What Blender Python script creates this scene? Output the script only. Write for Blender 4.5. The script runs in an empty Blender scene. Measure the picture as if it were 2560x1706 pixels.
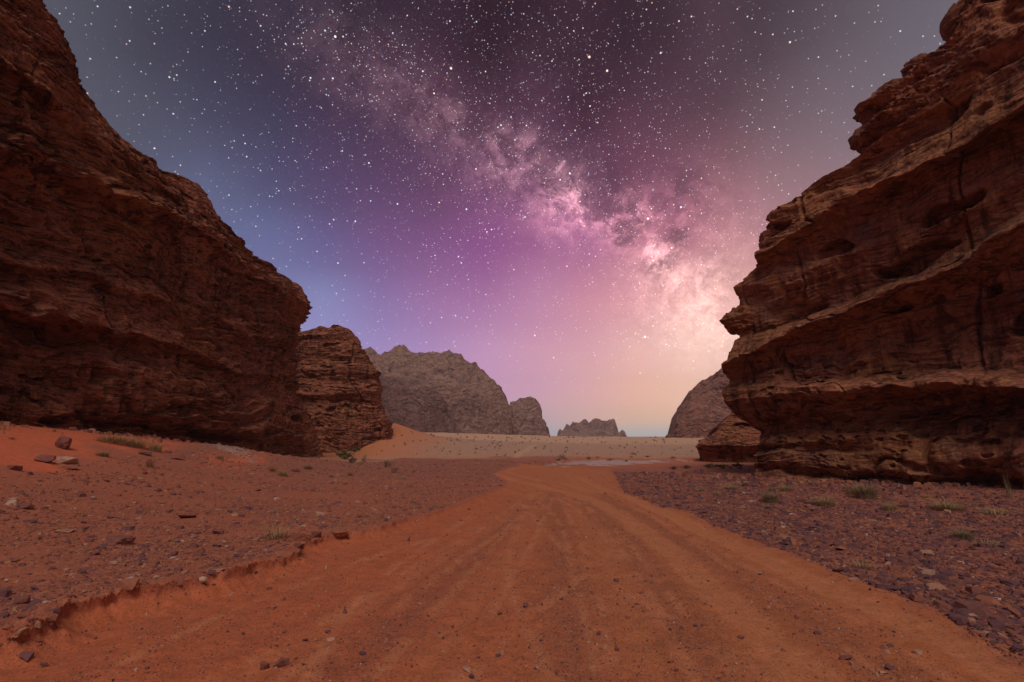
import bpy, bmesh, math, random
import numpy as np
from mathutils import Vector, Matrix, Euler

random.seed(7)
RNG = np.random.default_rng(7)
SC = bpy.context.scene
COL = SC.collection

# ------------------------------------------------------------------ camera
F = 1280.0                      # focal length in units of the 2560 px wide photograph
CAMZ = 1.7
PITCH = math.atan(242 / F)      # horizon of the photograph at y = 1095
cam_d = bpy.data.cameras.new('camera')
cam_d.lens = 18.0; cam_d.sensor_width = 36.0; cam_d.sensor_fit = 'HORIZONTAL'
cam_d.clip_start = 0.05; cam_d.clip_end = 9000
cam = bpy.data.objects.new('camera', cam_d); COL.objects.link(cam)
cam.location = (0, 0, CAMZ); cam.rotation_euler = (math.pi / 2 + PITCH, 0, 0)
SC.camera = cam
CP, SP = math.cos(PITCH), math.sin(PITCH)

SC.render.engine = 'CYCLES'
SC.view_settings.view_transform = 'Standard'
SC.view_settings.look = 'None'
SC.view_settings.exposure = 0.0
SC.view_settings.gamma = 1.0
SC.cycles.max_bounces = 6
SC.cycles.diffuse_bounces = 3
SC.cycles.volume_bounces = 0
HAZE = 0.00036


def ray(px, py):
    px = np.asarray(px, float); py = np.asarray(py, float)
    xc = (px - 1280) / F; yc = (853 - py) / F
    return np.stack([xc, CP - yc * SP, SP + yc * CP], -1)


def lin(c):
    c = np.asarray(c, float) / 255.0
    return np.where(c <= 0.04045, c / 12.92, ((c + 0.055) / 1.055) ** 2.4)


# ------------------------------------------------------------------ world (night sky by direction)
SUN_EL, SUN_AZ = math.radians(54), math.radians(-179)     # azimuth measured from +Y towards +X
w = bpy.data.worlds.new('World'); SC.world = w; w.use_nodes = True
WT = w.node_tree; WT.nodes.clear()


def N(t, kind, **kw):
    n = t.nodes.new(kind)
    for k, v in kw.items():
        if k == 'ins':
            for kk, vv in v.items():
                if hasattr(vv, 'default_value') or isinstance(vv, bpy.types.NodeSocket):
                    t.links.new(vv, n.inputs[kk])
                else:
                    n.inputs[kk].default_value = vv
        else:
            setattr(n, k, v)
    return n


def M(t, op, a, b=None, c=None, clamp=False):
    n = t.nodes.new('ShaderNodeMath'); n.operation = op; n.use_clamp = clamp
    for i, v in enumerate((a, b, c)):
        if v is None: continue
        if isinstance(v, bpy.types.NodeSocket): t.links.new(v, n.inputs[i])
        else: n.inputs[i].default_value = v
    return n.outputs[0]


def MR(t, v, a, b, c=0.0, d=1.0, kind='SMOOTHSTEP'):
    n = t.nodes.new('ShaderNodeMapRange'); n.interpolation_type = kind
    t.links.new(v, n.inputs[0])
    for i, q in enumerate((a, b, c, d)): n.inputs[i + 1].default_value = q
    return n.outputs[0]


def MIX(t, f, a, b, mode='MIX'):
    n = t.nodes.new('ShaderNodeMix'); n.data_type = 'RGBA'; n.blend_type = mode
    for idx, v in ((0, f), (6, a), (7, b)):
        if isinstance(v, bpy.types.NodeSocket): t.links.new(v, n.inputs[idx])
        elif idx == 0: n.inputs[0].default_value = v
        else: n.inputs[idx].default_value = (*v[:3], 1)
    return n.outputs[2]


def NOISE(t, vec, scale, detail=4, rough=0.55, dist=0.0):
    n = t.nodes.new('ShaderNodeTexNoise'); n.inputs['Scale'].default_value = scale
    n.inputs['Detail'].default_value = detail; n.inputs['Roughness'].default_value = rough
    n.inputs['Distortion'].default_value = dist
    if vec is not None: t.links.new(vec, n.inputs['Vector'])
    return n.outputs[0]


def RAMP(t, v, stops, interp='LINEAR'):
    n = t.nodes.new('ShaderNodeValToRGB'); r = n.color_ramp; r.interpolation = interp
    while len(r.elements) < len(stops): r.elements.new(0.5)
    for e, (p, c) in zip(r.elements, stops):
        e.position = p; e.color = (*c[:3], 1)
    t.links.new(v, n.inputs[0])
    return n.outputs[0]


# colours of the sky seen in given directions (px, py of the photograph -> direction)
SKYC = [
    (170, 100, 84, 86, 99), (400, 100, 55, 56, 70), (650, 100, 44, 42, 56), (900, 60, 40, 34, 44), (1250, 40, 37, 29, 37),
    (1600, 50, 43, 34, 44), (1950, 50, 58, 50, 60), (2200, 60, 86, 81, 92), (2350, 60, 114, 112, 124),
    (250, 250, 92, 97, 112), (420, 300, 74, 78, 96), (620, 300, 58, 56, 80), (900, 260, 62, 48, 70), (1150, 220, 50, 36, 50),
    (1450, 220, 52, 36, 50), (1750, 250, 70, 54, 66), (2000, 270, 100, 86, 96), (2150, 250, 124, 114, 124),
    (500, 460, 100, 110, 143), (650, 450, 76, 76, 108), (850, 470, 82, 66, 100), (1050, 450, 90, 62, 92), (1300, 420, 90, 54, 86),
    (1600, 400, 98, 62, 82), (1800, 420, 126, 88, 100), (2020, 430, 152, 124, 132),
    (640, 600, 104, 116, 160), (800, 620, 100, 92, 140), (1000, 620, 118, 82, 128), (1200, 620, 136, 82, 136),
    (1420, 600, 154, 90, 140), (1650, 560, 166, 92, 124), (1830, 560, 178, 124, 134),
    (780, 740, 128, 138, 184), (950, 760, 132, 112, 164), (1150, 760, 160, 112, 160), (1350, 760, 187, 134, 168),
    (1550, 740, 208, 142, 156), (1720, 720, 220, 162, 160), (1820, 740, 224, 172, 166),
    (850, 840, 146, 146, 198), (1000, 860, 156, 132, 184), (1200, 880, 188, 146, 184), (1400, 880, 204, 152, 172),
    (1600, 880, 226, 176, 172), (1750, 870, 232, 194, 184),
    (1100, 960, 176, 144, 190), (1300, 970, 192, 150, 178), (1450, 980, 210, 164, 170), (1600, 980, 228, 178, 160), (1750, 990, 232, 192, 172),
    (1380, 1050, 182, 158, 170), (1500, 1050, 208, 166, 156), (1620, 1050, 216, 174, 150), (1720, 1040, 226, 184, 160),
    (1390, 1085, 148, 158, 172), (1600, 1088, 148, 166, 174), (1700, 1088, 160, 166, 172),
    (1100, 1085, 150, 156, 176), (700, 1085, 132, 142, 180), (200, 1000, 112, 122, 160), (2400, 1000, 190, 160, 152), (2300, 600, 170, 140, 140)]
sk = np.array(SKYC, float)
sdir = ray(sk[:, 0], sk[:, 1]); saz = np.degrees(np.arctan2(sdir[:, 0], sdir[:, 1]))
sel = np.degrees(np.arcsin(sdir[:, 2] / np.linalg.norm(sdir, axis=1)))
slin = lin(sk[:, 2:5])
scol = sk[:, 2:5]


def sky_col(az, el):
    d2 = ((az - saz) * np.cos(np.radians(el)) / 7.0) ** 2 + ((el - sel) / (2.2 + .22 * max(el, 0))) ** 2
    wgt = 1 / (d2 + 0.45) ** 2.4
    c = lin((wgt[:, None] * scol).sum(0) / wgt.sum())
    # the haze box in front of the sky dims it towards the horizon: the sky itself is that much brighter
    T = math.exp(-HAZE * min(1450, 168 / max(math.sin(math.radians(max(el, .1))), 1e-3)))
    return np.clip((c - (1 - T) * np.array((.125, .15, .19))) / T, 0, 4)


tc = N(WT, 'ShaderNodeTexCoord').outputs['Generated']
nrm = WT.nodes.new('ShaderNodeVectorMath'); nrm.operation = 'NORMALIZE'; WT.links.new(tc, nrm.inputs[0])
DIR = nrm.outputs[0]
sx = N(WT, 'ShaderNodeSeparateXYZ', ins={0: DIR})
AZ = M(WT, 'ARCTAN2', sx.outputs[0], sx.outputs[1])
EL = M(WT, 'ARCSINE', sx.outputs[2])
ELN = MR(WT, EL, 0.0, math.radians(60), 0, 1, 'LINEAR')
azs = [-80, -54, -46, -39, -33, -27, -21, -15, -9, -3, 3, 9, 14, 19, 24, 29, 35, 42, 50, 70]
els = [0, .8, 1.6, 2.6, 4, 5.5, 7.5, 10, 12.5, 15, 18, 21, 24, 27, 30, 33, 36, 40, 45, 60]
prev = None
for i, a in enumerate(azs):
    stops = []
    for e in els:
        aa, ee = a, e
        c = sky_col(aa, ee)
        if e >= 60: c = lin((34, 30, 40))
        stops.append((e / 60.0, c))
    r = RAMP(WT, ELN, stops, 'LINEAR')
    if prev is None: prev = r
    else:
        f = MR(WT, AZ, math.radians(azs[i - 1]), math.radians(a), 0, 1, 'LINEAR')
        prev = MIX(WT, f, prev, r)
base = prev


def dirn(px, py):
    v = ray(px, py); return v / np.linalg.norm(v)


def blob(px, py, r, wgt):
    """soft spot of the sky round one direction; r in source px"""
    d = dirn(px, py)
    n = WT.nodes.new('ShaderNodeVectorMath'); n.operation = 'DOT_PRODUCT'
    WT.links.new(DIR, n.inputs[0]); n.inputs[1].default_value = d
    k = (F / r) ** 2 * 1.9
    x = M(WT, 'SUBTRACT', n.outputs['Value'], 1.0)
    x = M(WT, 'MULTIPLY', x, k)
    return M(WT, 'MULTIPLY', M(WT, 'EXPONENT', x), wgt)


def sumn(l):
    s = l[0]
    for q in l[1:]: s = M(WT, 'ADD', s, q)
    return s


# Milky Way: clouds of stars along a band, dark lanes on its upper side
warp = WT.nodes.new('ShaderNodeTexNoise'); warp.inputs['Scale'].default_value = 7; warp.inputs['Detail'].default_value = 5
warp.inputs['Roughness'].default_value = 0.6
WT.links.new(DIR, warp.inputs['Vector'])
wsub = WT.nodes.new('ShaderNodeVectorMath'); wsub.operation = 'MULTIPLY_ADD'
WT.links.new(warp.outputs['Color'], wsub.inputs[0]); wsub.inputs[1].default_value = (.11, .11, .11); WT.links.new(DIR, wsub.inputs[2])
WD = wsub.outputs[0]
cl1 = NOISE(WT, WD, 27, 9, 0.70)
cl2 = NOISE(WT, WD, 120, 8, 0.85)
bright = sumn([blob(*b) for b in [
    (760, 60, 90, .22), (860, 130, 80, .32), (950, 190, 75, .42), (1046, 246, 75, .60), (1130, 296, 60, .60), (1191, 430, 100, .22), (1214, 368, 60, .50), (1245, 340, 26, .7), (1287, 402, 60, .60),
    (1336, 380, 48, 1.0), (1300, 450, 80, .35), (1424, 462, 50, 2.3), (1412, 505, 56, 1.7), (1445, 548, 62, 1.1), (1370, 520, 70, .6), (1543, 567, 52, 1.5), (1574, 514, 32, 1.0), (1627, 560, 45, 1.1),
    (1639, 621, 34, 3.0), (1727, 550, 110, .42), (1680, 660, 60, .7), (1600, 690, 80, .4), (1710, 716, 60, 1.0), (1750, 765, 75, 1.3), (1820, 830, 90, .8), (1840, 600, 90, .35), (1660, 780, 110, .5), (1340, 200, 90, .18)]])
darkl = sumn([blob(*b) for b in [
    (1020, 170, 80, .5), (1100, 240, 50, .6), (1180, 280, 60, .6), (1268, 300, 60, .6), (1376, 400, 42, 1.5), (1384, 448, 24, 1.0), (1497, 470, 60, .9), (1509, 533, 30, .9),
    (1559, 590, 26, .9), (1593, 540, 34, .8), (1643, 662, 34, .8), (1320, 330, 50, .6), (1250, 425, 34, .5), (1690, 600, 30, .7), (1700, 480, 70, .5), (1440, 410, 50, .7), (1790, 680, 40, .4)]])
m1 = MR(WT, cl1, 0.36, 0.70)
m2 = MR(WT, cl2, 0.33, 0.68)
tex = M(WT, 'ADD', M(WT, 'MULTIPLY', m1, 0.72), M(WT, 'MULTIPLY', m2, 0.42))
glow = M(WT, 'MULTIPLY', bright, tex)
lane = M(WT, 'MULTIPLY', darkl, MR(WT, cl1, 0.66, 0.42))
lane = M(WT, 'MINIMUM', lane, 0.62)
mw_col = RAMP(WT, MR(WT, EL, math.radians(8), math.radians(42), 0, 1, 'LINEAR'),
              [(0, (0.62, 0.46, 0.34)), (0.25, (0.62, 0.37, 0.33)), (0.45, (0.60, 0.26, 0.30)), (0.62, (0.64, 0.32, 0.38)), (0.8, (0.36, 0.18, 0.22)), (1, (0.24, 0.14, 0.20))])
base = MIX(WT, lane, base, (0.075, 0.024, 0.055))
gcol = MIX(WT, 1.0, mw_col, mw_col, 'MIX')
gs = WT.nodes.new('ShaderNodeVectorMath'); gs.operation = 'SCALE'
WT.links.new(mw_col, gs.inputs[0]); WT.links.new(M(WT, 'MULTIPLY', M(WT, 'MULTIPLY', glow, M(WT, 'SUBTRACT', 1.0, M(WT, 'MULTIPLY', lane, .8))), 0.62), gs.inputs['Scale'])
base = MIX(WT, 1.0, base, gs.outputs[0], 'ADD')

# stars: three layers of cells
mwd = M(WT, 'MINIMUM', sumn([bright, blob(1000, 150, 420, .35), blob(1300, 100, 350, .3), blob(1450, 560, 420, .45)]), 1.2)
elev_fade = MR(WT, EL, math.radians(1), math.radians(9), 0.12, 1)


def stars(scale, rad, gain, seed, dens_lo, dens_hi, band=0.0):
    mp = WT.nodes.new('ShaderNodeMapping'); mp.inputs['Location'].default_value = (seed, seed * .7, seed * .3)
    mp.inputs['Rotation'].default_value = (0.3, 0.2, 0.4)
    WT.links.new(DIR, mp.inputs['Vector'])
    v = WT.nodes.new('ShaderNodeTexVoronoi'); v.inputs['Scale'].default_value = scale
    WT.links.new(mp.outputs[0], v.inputs['Vector'])
    sep = WT.nodes.new('ShaderNodeSeparateColor'); WT.links.new(v.outputs['Color'], sep.inputs[0])
    # bigger random number -> bigger and brighter star
    r2 = M(WT, 'POWER', sep.outputs[0], 4.0)
    rr = M(WT, 'MULTIPLY_ADD', r2, rad * scale * 0.95, rad * scale * 0.40)
    x = M(WT, 'DIVIDE', v.outputs['Distance'], rr)
    s = MR(WT, x, 1.0, 0.35)
    pres = M(WT, 'MULTIPLY_ADD', mwd, band, dens_lo)
    keep = M(WT, 'LESS_THAN', sep.outputs[1], pres)
    s = M(WT, 'MULTIPLY', s, keep)
    s = M(WT, 'MULTIPLY', s, M(WT, 'MULTIPLY_ADD', r2, gain, gain * 0.35))
    s = M(WT, 'MULTIPLY', s, elev_fade)
    tint = RAMP(WT, sep.outputs[2], [(0, (0.55, 0.75, 1.0)), (0.35, (0.9, 0.92, 1.0)), (0.7, (1, 0.95, 0.9)), (0.9, (1, 0.7, 0.5)), (1, (1, .5, .3))])
    g = WT.nodes.new('ShaderNodeVectorMath'); g.operation = 'SCALE'
    WT.links.new(tint, g.inputs[0]); WT.links.new(s, g.inputs['Scale'])
    return g.outputs[0]


for args in [(50, 0.0021, 1.3, 3.1, 0.30, 0, 0.15), (105, 0.00145, 0.95, 11.7, 0.36, 0, 0.5), (200, 0.00115, 0.75, 23.3, 0.27, 0, 0.7), (330, 0.0010, 0.50, 41.3, 0.05, 0, 0.95)]:
    base = MIX(WT, 1.0, base, stars(*args), 'ADD')

sky = WT.nodes.new('ShaderNodeTexSky'); sky.sky_type = 'NISHITA'; sky.sun_disc = False
sky.sun_elevation = SUN_EL; sky.sun_rotation = SUN_AZ
bg1 = N(WT, 'ShaderNodeBackground'); WT.links.new(base, bg1.inputs[0]); bg1.inputs[1].default_value = 1.0
bg2 = N(WT, 'ShaderNodeBackground'); WT.links.new(sky.outputs[0], bg2.inputs[0]); bg2.inputs[1].default_value = 0.001
ad = N(WT, 'ShaderNodeAddShader'); WT.links.new(bg1.outputs[0], ad.inputs[0]); WT.links.new(bg2.outputs[0], ad.inputs[1])
wo = N(WT, 'ShaderNodeOutputWorld'); WT.links.new(ad.outputs[0], wo.inputs[0])
w.cycles.sampling_method = 'MANUAL'; w.cycles.sample_map_resolution = 512

# ------------------------------------------------------------------ sun (soft, high: last light over the canyon)
sd = bpy.data.lights.new('sun', 'SUN'); sd.energy = 1.72; sd.angle = math.radians(30); sd.color = (1.0, 0.82, 0.75)
so = bpy.data.objects.new('sun', sd); COL.objects.link(so)
sv = Vector((math.sin(SUN_AZ) * math.cos(SUN_EL), math.cos(SUN_AZ) * math.cos(SUN_EL), math.sin(SUN_EL)))
so.rotation_euler = sv.to_track_quat('Z', 'Y').to_euler(); so.location = (0, 0, 60)


# ------------------------------------------------------------------ helpers
def tag(o, label=None, cat=None, group=None, kind=None):
    if label: o['label'] = label
    if cat: o['category'] = cat
    if group: o['group'] = group
    if kind: o['kind'] = kind
    return o


PERM = RNG.permutation(256); PERM = np.concatenate([PERM, PERM, PERM])
GR = RNG.normal(size=(256, 3)); GR /= np.linalg.norm(GR, axis=1)[:, None]; GR = GR.astype(np.float32)


def perlin(p):
    p = np.asarray(p, np.float32)
    pi = np.floor(p).astype(np.int64); f = p - pi
    u = f * f * f * (f * (f * 6 - 15) + 10)
    pi &= 255
    out = 0
    for dx in (0, 1):
        wx = u[..., 0] if dx else 1 - u[..., 0]
        hx = PERM[(pi[..., 0] + dx) & 255]
        for dy in (0, 1):
            wy = u[..., 1] if dy else 1 - u[..., 1]
            hy = PERM[hx + ((pi[..., 1] + dy) & 255)]
            for dz in (0, 1):
                wz = u[..., 2] if dz else 1 - u[..., 2]
                h = PERM[hy + ((pi[..., 2] + dz) & 255)]
                g = GR[h]
                out = out + wx * wy * wz * (g[..., 0] * (f[..., 0] - dx) + g[..., 1] * (f[..., 1] - dy) + g[..., 2] * (f[..., 2] - dz))
    return out * 1.6


def fbm(p, oct=4, gain=0.5, lac=2.03):
    a = 1.0; s = 0; p = np.asarray(p, np.float32)
    for i in range(oct):
        s = s + a * perlin(p + 17.3 * i); a *= gain; p = p * lac
    return s


RJ = RNG.random((256, 3)).astype(np.float32)


def worley(p):
    p = np.asarray(p, np.float32)
    pi = np.floor(p).astype(np.int64); f = p - pi
    best = np.full(p.shape[:-1], 9.0, np.float32); bid = np.zeros(p.shape[:-1], np.int64)
    for dx in (-1, 0, 1):
        for dy in (-1, 0, 1):
            for dz in (-1, 0, 1):
                h = PERM[PERM[PERM[(pi[..., 0] + dx) & 255] + ((pi[..., 1] + dy) & 255)] + ((pi[..., 2] + dz) & 255)]
                j = RJ[h]
                d = (f[..., 0] - dx - j[..., 0]) ** 2 + (f[..., 1] - dy - j[..., 1]) ** 2 + (f[..., 2] - dz - j[..., 2]) ** 2
                m = d < best
                best = np.where(m, d, best); bid = np.where(m, h, bid)
    return np.sqrt(best), RJ[bid, 0]


def sst(x, a, b):
    t = np.clip((x - a) / (b - a), 0, 1); return t * t * (3 - 2 * t)


def mesh_np(name, V, Fq, mat=None, smooth=True, attrs=None, parent=None):
    me = bpy.data.meshes.new(name)
    V = np.ascontiguousarray(V, np.float32); Fq = np.ascontiguousarray(Fq, np.int32)
    k = Fq.shape[1]
    me.vertices.add(len(V)); me.vertices.foreach_set('co', V.ravel())
    me.loops.add(Fq.size); me.loops.foreach_set('vertex_index', Fq.ravel())
    me.polygons.add(len(Fq)); me.polygons.foreach_set('loop_start', np.arange(0, Fq.size, k, dtype=np.int32))
    me.update(calc_edges=True)
    me.polygons.foreach_set('use_smooth', np.full(len(Fq), smooth))
    for an, av in (attrs or {}).items():
        av = np.asarray(av, np.float32)
        if av.ndim == 1:
            a = me.attributes.new(an, 'FLOAT', 'POINT'); a.data.foreach_set('value', av)
        else:
            a = me.attributes.new(an, 'FLOAT_COLOR', 'POINT')
            a.data.foreach_set('color', np.concatenate([av, np.ones((len(av), 1), np.float32)], 1).ravel())
    me.validate()
    o = bpy.data.objects.new(name, me); COL.objects.link(o)
    if mat: me.materials.append(mat)
    if parent: o.parent = parent
    return o


def grid_faces(nr, nc, off=0):
    a = (np.arange(nr - 1)[:, None] * nc + np.arange(nc - 1)[None, :]).ravel() + off
    return np.stack([a, a + 1, a + nc + 1, a + nc], 1)


# ------------------------------------------------------------------ materials
def mat_new(name, rough=0.95):
    m = bpy.data.materials.new(name); m.use_nodes = True
    t = m.node_tree; b = t.nodes['Principled BSDF']; b.inputs['Roughness'].default_value = rough
    b.inputs['Specular IOR Level'].default_value = 0.15
    return m, t, b


def rock_material(name, cols, scale, streak=0.5, bump=0.5, patch=(0.35, 0.17, 0.06), ochre=.3):
    """layered sandstone: colour bands follow the warped bedding, darker varnish runs down the faces"""
    m, t, b = mat_new(name)
    geo = t.nodes.new('ShaderNodeNewGeometry'); pos = geo.outputs['Position']
    at = t.nodes.new('ShaderNodeAttribute'); at.attribute_name = 'strata'
    sp = N(t, 'ShaderNodeSeparateXYZ', ins={0: pos})
    s = 1.0 / scale
    cb = t.nodes.new('ShaderNodeCombineXYZ')
    t.links.new(M(t, 'MULTIPLY', sp.outputs[0], .12 * s), cb.inputs[0]); t.links.new(M(t, 'MULTIPLY', sp.outputs[1], .12 * s), cb.inputs[1])
    t.links.new(M(t, 'MULTIPLY', at.outputs['Fac'], 1.0), cb.inputs[2])
    lay = NOISE(t, cb.outputs[0], 1.4, 8, 0.72)
    laf = NOISE(t, cb.outputs[0], 9.0, 5, 0.7)
    big = NOISE(t, pos, .16 * s, 5, 0.6, 0.4)
    col = RAMP(t, MR(t, lay, 0.28, 0.72, 0, 1, 'LINEAR'), cols)
    col = MIX(t, MR(t, big, .50, .68, 0, .75), col, patch)
    # vertical run marks
    cv = t.nodes.new('ShaderNodeCombineXYZ')
    t.links.new(M(t, 'MULTIPLY', sp.outputs[0], 1.5 * s), cv.inputs[0]); t.links.new(M(t, 'MULTIPLY', sp.outputs[1], 1.5 * s), cv.inputs[1])
    t.links.new(M(t, 'MULTIPLY', sp.outputs[2], .16 * s), cv.inputs[2])
    st = NOISE(t, cv.outputs[0], 1.6, 6, 0.65, 0.3)
    msk = NOISE(t, pos, .22 * s, 3, 0.5)
    sf = M(t, 'MULTIPLY', MR(t, st, .47, .62), MR(t, msk, .42, .58))
    dk = tuple(c * .38 for c in cols[0][1][:3])
    col = MIX(t, M(t, 'MULTIPLY', sf, streak), col, dk)
    st2 = NOISE(t, cv.outputs[0], 3.1, 5, 0.6, 0.2)
    sf2 = M(t, 'MULTIPLY', MR(t, st2, .50, .62), MR(t, msk, .66, .46))
    col = MIX(t, M(t, 'MULTIPLY', sf2, ochre), col, tuple(c * 1.25 for c in patch))
    # thin dark and pale laminae, speckle
    col = MIX(t, MR(t, laf, .53, .62, 0, .78), col, tuple(c * .5 for c in cols[0][1][:3]))
    fine = NOISE(t, pos, 9 * s, 6, 0.75)
    col = MIX(t, .8, col, RAMP(t, fine, [(0.25, (.55, .55, .55)), (.5, (.98, .98, .98)), (.8, (1.45, 1.4, 1.35))]), 'MULTIPLY')
    gm = NOISE(t, pos, .5 * s, 6, .6, .6)
    col = MIX(t, MR(t, gm, .56, .72, 0, .35), col, (0.13, 0.10, 0.11))
    t.links.new(col, b.inputs['Base Color'])
    # thin open seams along the bedding: crevice shade put into the colour, plus bump
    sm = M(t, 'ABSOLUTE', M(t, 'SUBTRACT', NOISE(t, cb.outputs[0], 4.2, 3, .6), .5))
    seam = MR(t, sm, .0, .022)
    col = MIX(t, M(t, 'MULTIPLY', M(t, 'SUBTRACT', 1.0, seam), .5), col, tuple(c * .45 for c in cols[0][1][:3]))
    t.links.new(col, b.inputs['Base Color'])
    bp = t.nodes.new('ShaderNodeBump'); bp.inputs['Strength'].default_value = bump; bp.inputs['Distance'].default_value = .17 * scale
    h = M(t, 'ADD', M(t, 'ADD', M(t, 'MULTIPLY', laf, .7), M(t, 'MULTIPLY', seam, .9)), M(t, 'ADD', M(t, 'MULTIPLY', fine, .5), M(t, 'MULTIPLY', NOISE(t, pos, 2.6 * s, 7, .7, .3), .9)))
    t.links.new(h, bp.inputs['Height']); t.links.new(bp.outputs[0], b.inputs['Normal'])
    return m


RED0 = [(0, (.115, .042, .028)), (.2, (.17, .062, .038)), (.42, (.24, .088, .050)), (.6, (.30, .115, .066)), (.8, (.20, .075, .046)), (1, (.34, .15, .085))]
RED = [(p, tuple(q * 1.28 for q in c)) for p, c in RED0]
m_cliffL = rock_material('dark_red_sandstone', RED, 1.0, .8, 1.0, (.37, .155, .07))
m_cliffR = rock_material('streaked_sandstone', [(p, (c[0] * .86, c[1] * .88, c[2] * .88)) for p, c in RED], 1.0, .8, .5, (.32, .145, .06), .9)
FARC = [(0, (.24, .135, .10)), (.3, (.31, .18, .13)), (.55, (.38, .23, .165)), (.75, (.29, .17, .125)), (1, (.44, .28, .20))]
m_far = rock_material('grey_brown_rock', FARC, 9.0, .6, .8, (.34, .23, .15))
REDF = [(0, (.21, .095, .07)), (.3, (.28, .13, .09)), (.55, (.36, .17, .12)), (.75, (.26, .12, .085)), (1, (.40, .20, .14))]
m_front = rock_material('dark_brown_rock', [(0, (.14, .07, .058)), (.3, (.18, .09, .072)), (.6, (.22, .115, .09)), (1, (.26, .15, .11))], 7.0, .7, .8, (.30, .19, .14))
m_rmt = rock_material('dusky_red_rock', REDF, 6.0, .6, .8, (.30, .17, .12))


def ground_material():
    m, t, b = mat_new('desert_ground')
    geo = t.nodes.new('ShaderNodeNewGeometry'); pos = geo.outputs['Position']
    at = t.nodes.new('ShaderNodeAttribute'); at.attribute_name = 'col'
    gv = t.nodes.new('ShaderNodeAttribute'); gv.attribute_name = 'gravel'
    col = at.outputs['Color']; g = gv.outputs['Fac']
    fine = NOISE(t, pos, 38, 5, .8)
    mid = NOISE(t, pos, 6.5, 5, .7)
    col = MIX(t, .9, col, RAMP(t, fine, [(.25, (.60, .57, .56)), (.5, (.98, .98, .98)), (.8, (1.4, 1.4, 1.4))]), 'MULTIPLY')
    col = MIX(t, .8, col, RAMP(t, mid, [(.25, (.74, .72, .72)), (.5, (1, 1, 1)), (.8, (1.22, 1.22, 1.22))]), 'MULTIPLY')
    # grit: small cells of mixed stone colours, thicker where gravel lies
    nz = t.nodes.new('ShaderNodeTexNoise'); nz.inputs['Scale'].default_value = 30; nz.inputs['Detail'].default_value = 3; t.links.new(pos, nz.inputs['Vector'])
    mp = t.nodes.new('ShaderNodeVectorMath'); mp.operation = 'MULTIPLY_ADD'; t.links.new(nz.outputs['Color'], mp.inputs[0]); mp.inputs[1].default_value = (.03, .03, .03); t.links.new(pos, mp.inputs[2])
    hs = []
    for sc, off in ((110, .08), (48, .0), (20, -.35)):
        v = t.nodes.new('ShaderNodeTexVoronoi'); v.inputs['Scale'].default_value = sc; t.links.new(mp.outputs[0], v.inputs['Vector'])
        se = t.nodes.new('ShaderNodeSeparateColor'); t.links.new(v.outputs['Color'], se.inputs[0])
        on = M(t, 'LESS_THAN', se.outputs[1], M(t, 'MULTIPLY_ADD', g, .75, off))
        f = M(t, 'MULTIPLY', MR(t, v.outputs['Distance'], .42, .30), on)
        sc_ = RAMP(t, se.outputs[0], [(0, (.085, .045, .055)), (.3, (.15, .07, .07)), (.55, (.26, .11, .075)), (.8, (.40, .17, .09)), (1, (.5, .30, .2))])
        col = MIX(t, M(t, 'MULTIPLY', f, .75), col, sc_)
        hs.append(M(t, 'MULTIPLY', f, .5 * 24 / sc))
    t.links.new(col, b.inputs['Base Color'])
    bp = t.nodes.new('ShaderNodeBump'); bp.inputs['Strength'].default_value = .7; bp.inputs['Distance'].default_value = .02
    h = M(t, 'ADD', M(t, 'MULTIPLY', fine, .5), M(t, 'ADD', M(t, 'MULTIPLY', mid, 1.3), M(t, 'ADD', M(t, 'ADD', hs[0], hs[1]), hs[2])))
    t.links.new(h, bp.inputs['Height']); t.links.new(bp.outputs[0], b.inputs['Normal'])
    return m


m_ground = ground_material()


def stone_material(name='loose_stone'):
    m, t, b = mat_new(name, .85)
    geo = t.nodes.new('ShaderNodeNewGeometry'); pos = geo.outputs['Position']
    at = t.nodes.new('ShaderNodeAttribute'); at.attribute_name = 'tint'
    c = RAMP(t, at.outputs['Fac'], [(0, (.115, .058, .066)), (.25, (.17, .080, .078)), (.45, (.23, .095, .072)), (.62, (.31, .12, .068)), (.8, (.36, .17, .10)), (.92, (.42, .26, .18)), (1, (.50, .36, .28))])
    n = NOISE(t, pos, 22, 6, .75)
    c = MIX(t, .9, c, RAMP(t, n, [(.25, (.62, .6, .6)), (.5, (1, 1, 1)), (.8, (1.3, 1.25, 1.2))]), 'MULTIPLY')
    t.links.new(c, b.inputs['Base Color'])
    bp = t.nodes.new('ShaderNodeBump'); bp.inputs['Strength'].default_value = .5; bp.inputs['Distance'].default_value = .012
    t.links.new(n, bp.inputs['Height']); t.links.new(bp.outputs[0], b.inputs['Normal'])
    return m


m_stone = stone_material()


def flat_mat(name, c1, c2, sc=20):
    m, t, b = mat_new(name, .9)
    geo = t.nodes.new('ShaderNodeNewGeometry')
    n = NOISE(t, geo.outputs['Position'], sc, 3, .6)
    t.links.new(MIX(t, MR(t, n, .35, .65), c1, c2), b.inputs['Base Color'])
    return m


m_straw = flat_mat('straw_grass', (.26, .20, .10), (.40, .31, .15))
m_sage = flat_mat('sage_grass', (.19, .155, .085), (.31, .25, .13))
m_green = flat_mat('green_leaves', (.085, .085, .035), (.14, .13, .055))
m_rust = flat_mat('rusty_grass', (.15, .08, .035), (.24, .14, .06))
m_twig = flat_mat('twig', (.09, .06, .04), (.14, .09, .06))


# ------------------------------------------------------------------ ground
def gpt(px, py, z=0.0):
    d = ray(px, py); t = (z - CAMZ) / d[..., 2]
    return np.stack([d[..., 0] * t, d[..., 1] * t], -1)


def G(lst, z=0.0):
    a = np.array(lst, float); return gpt(a[:, 0], a[:, 1], z)


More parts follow.
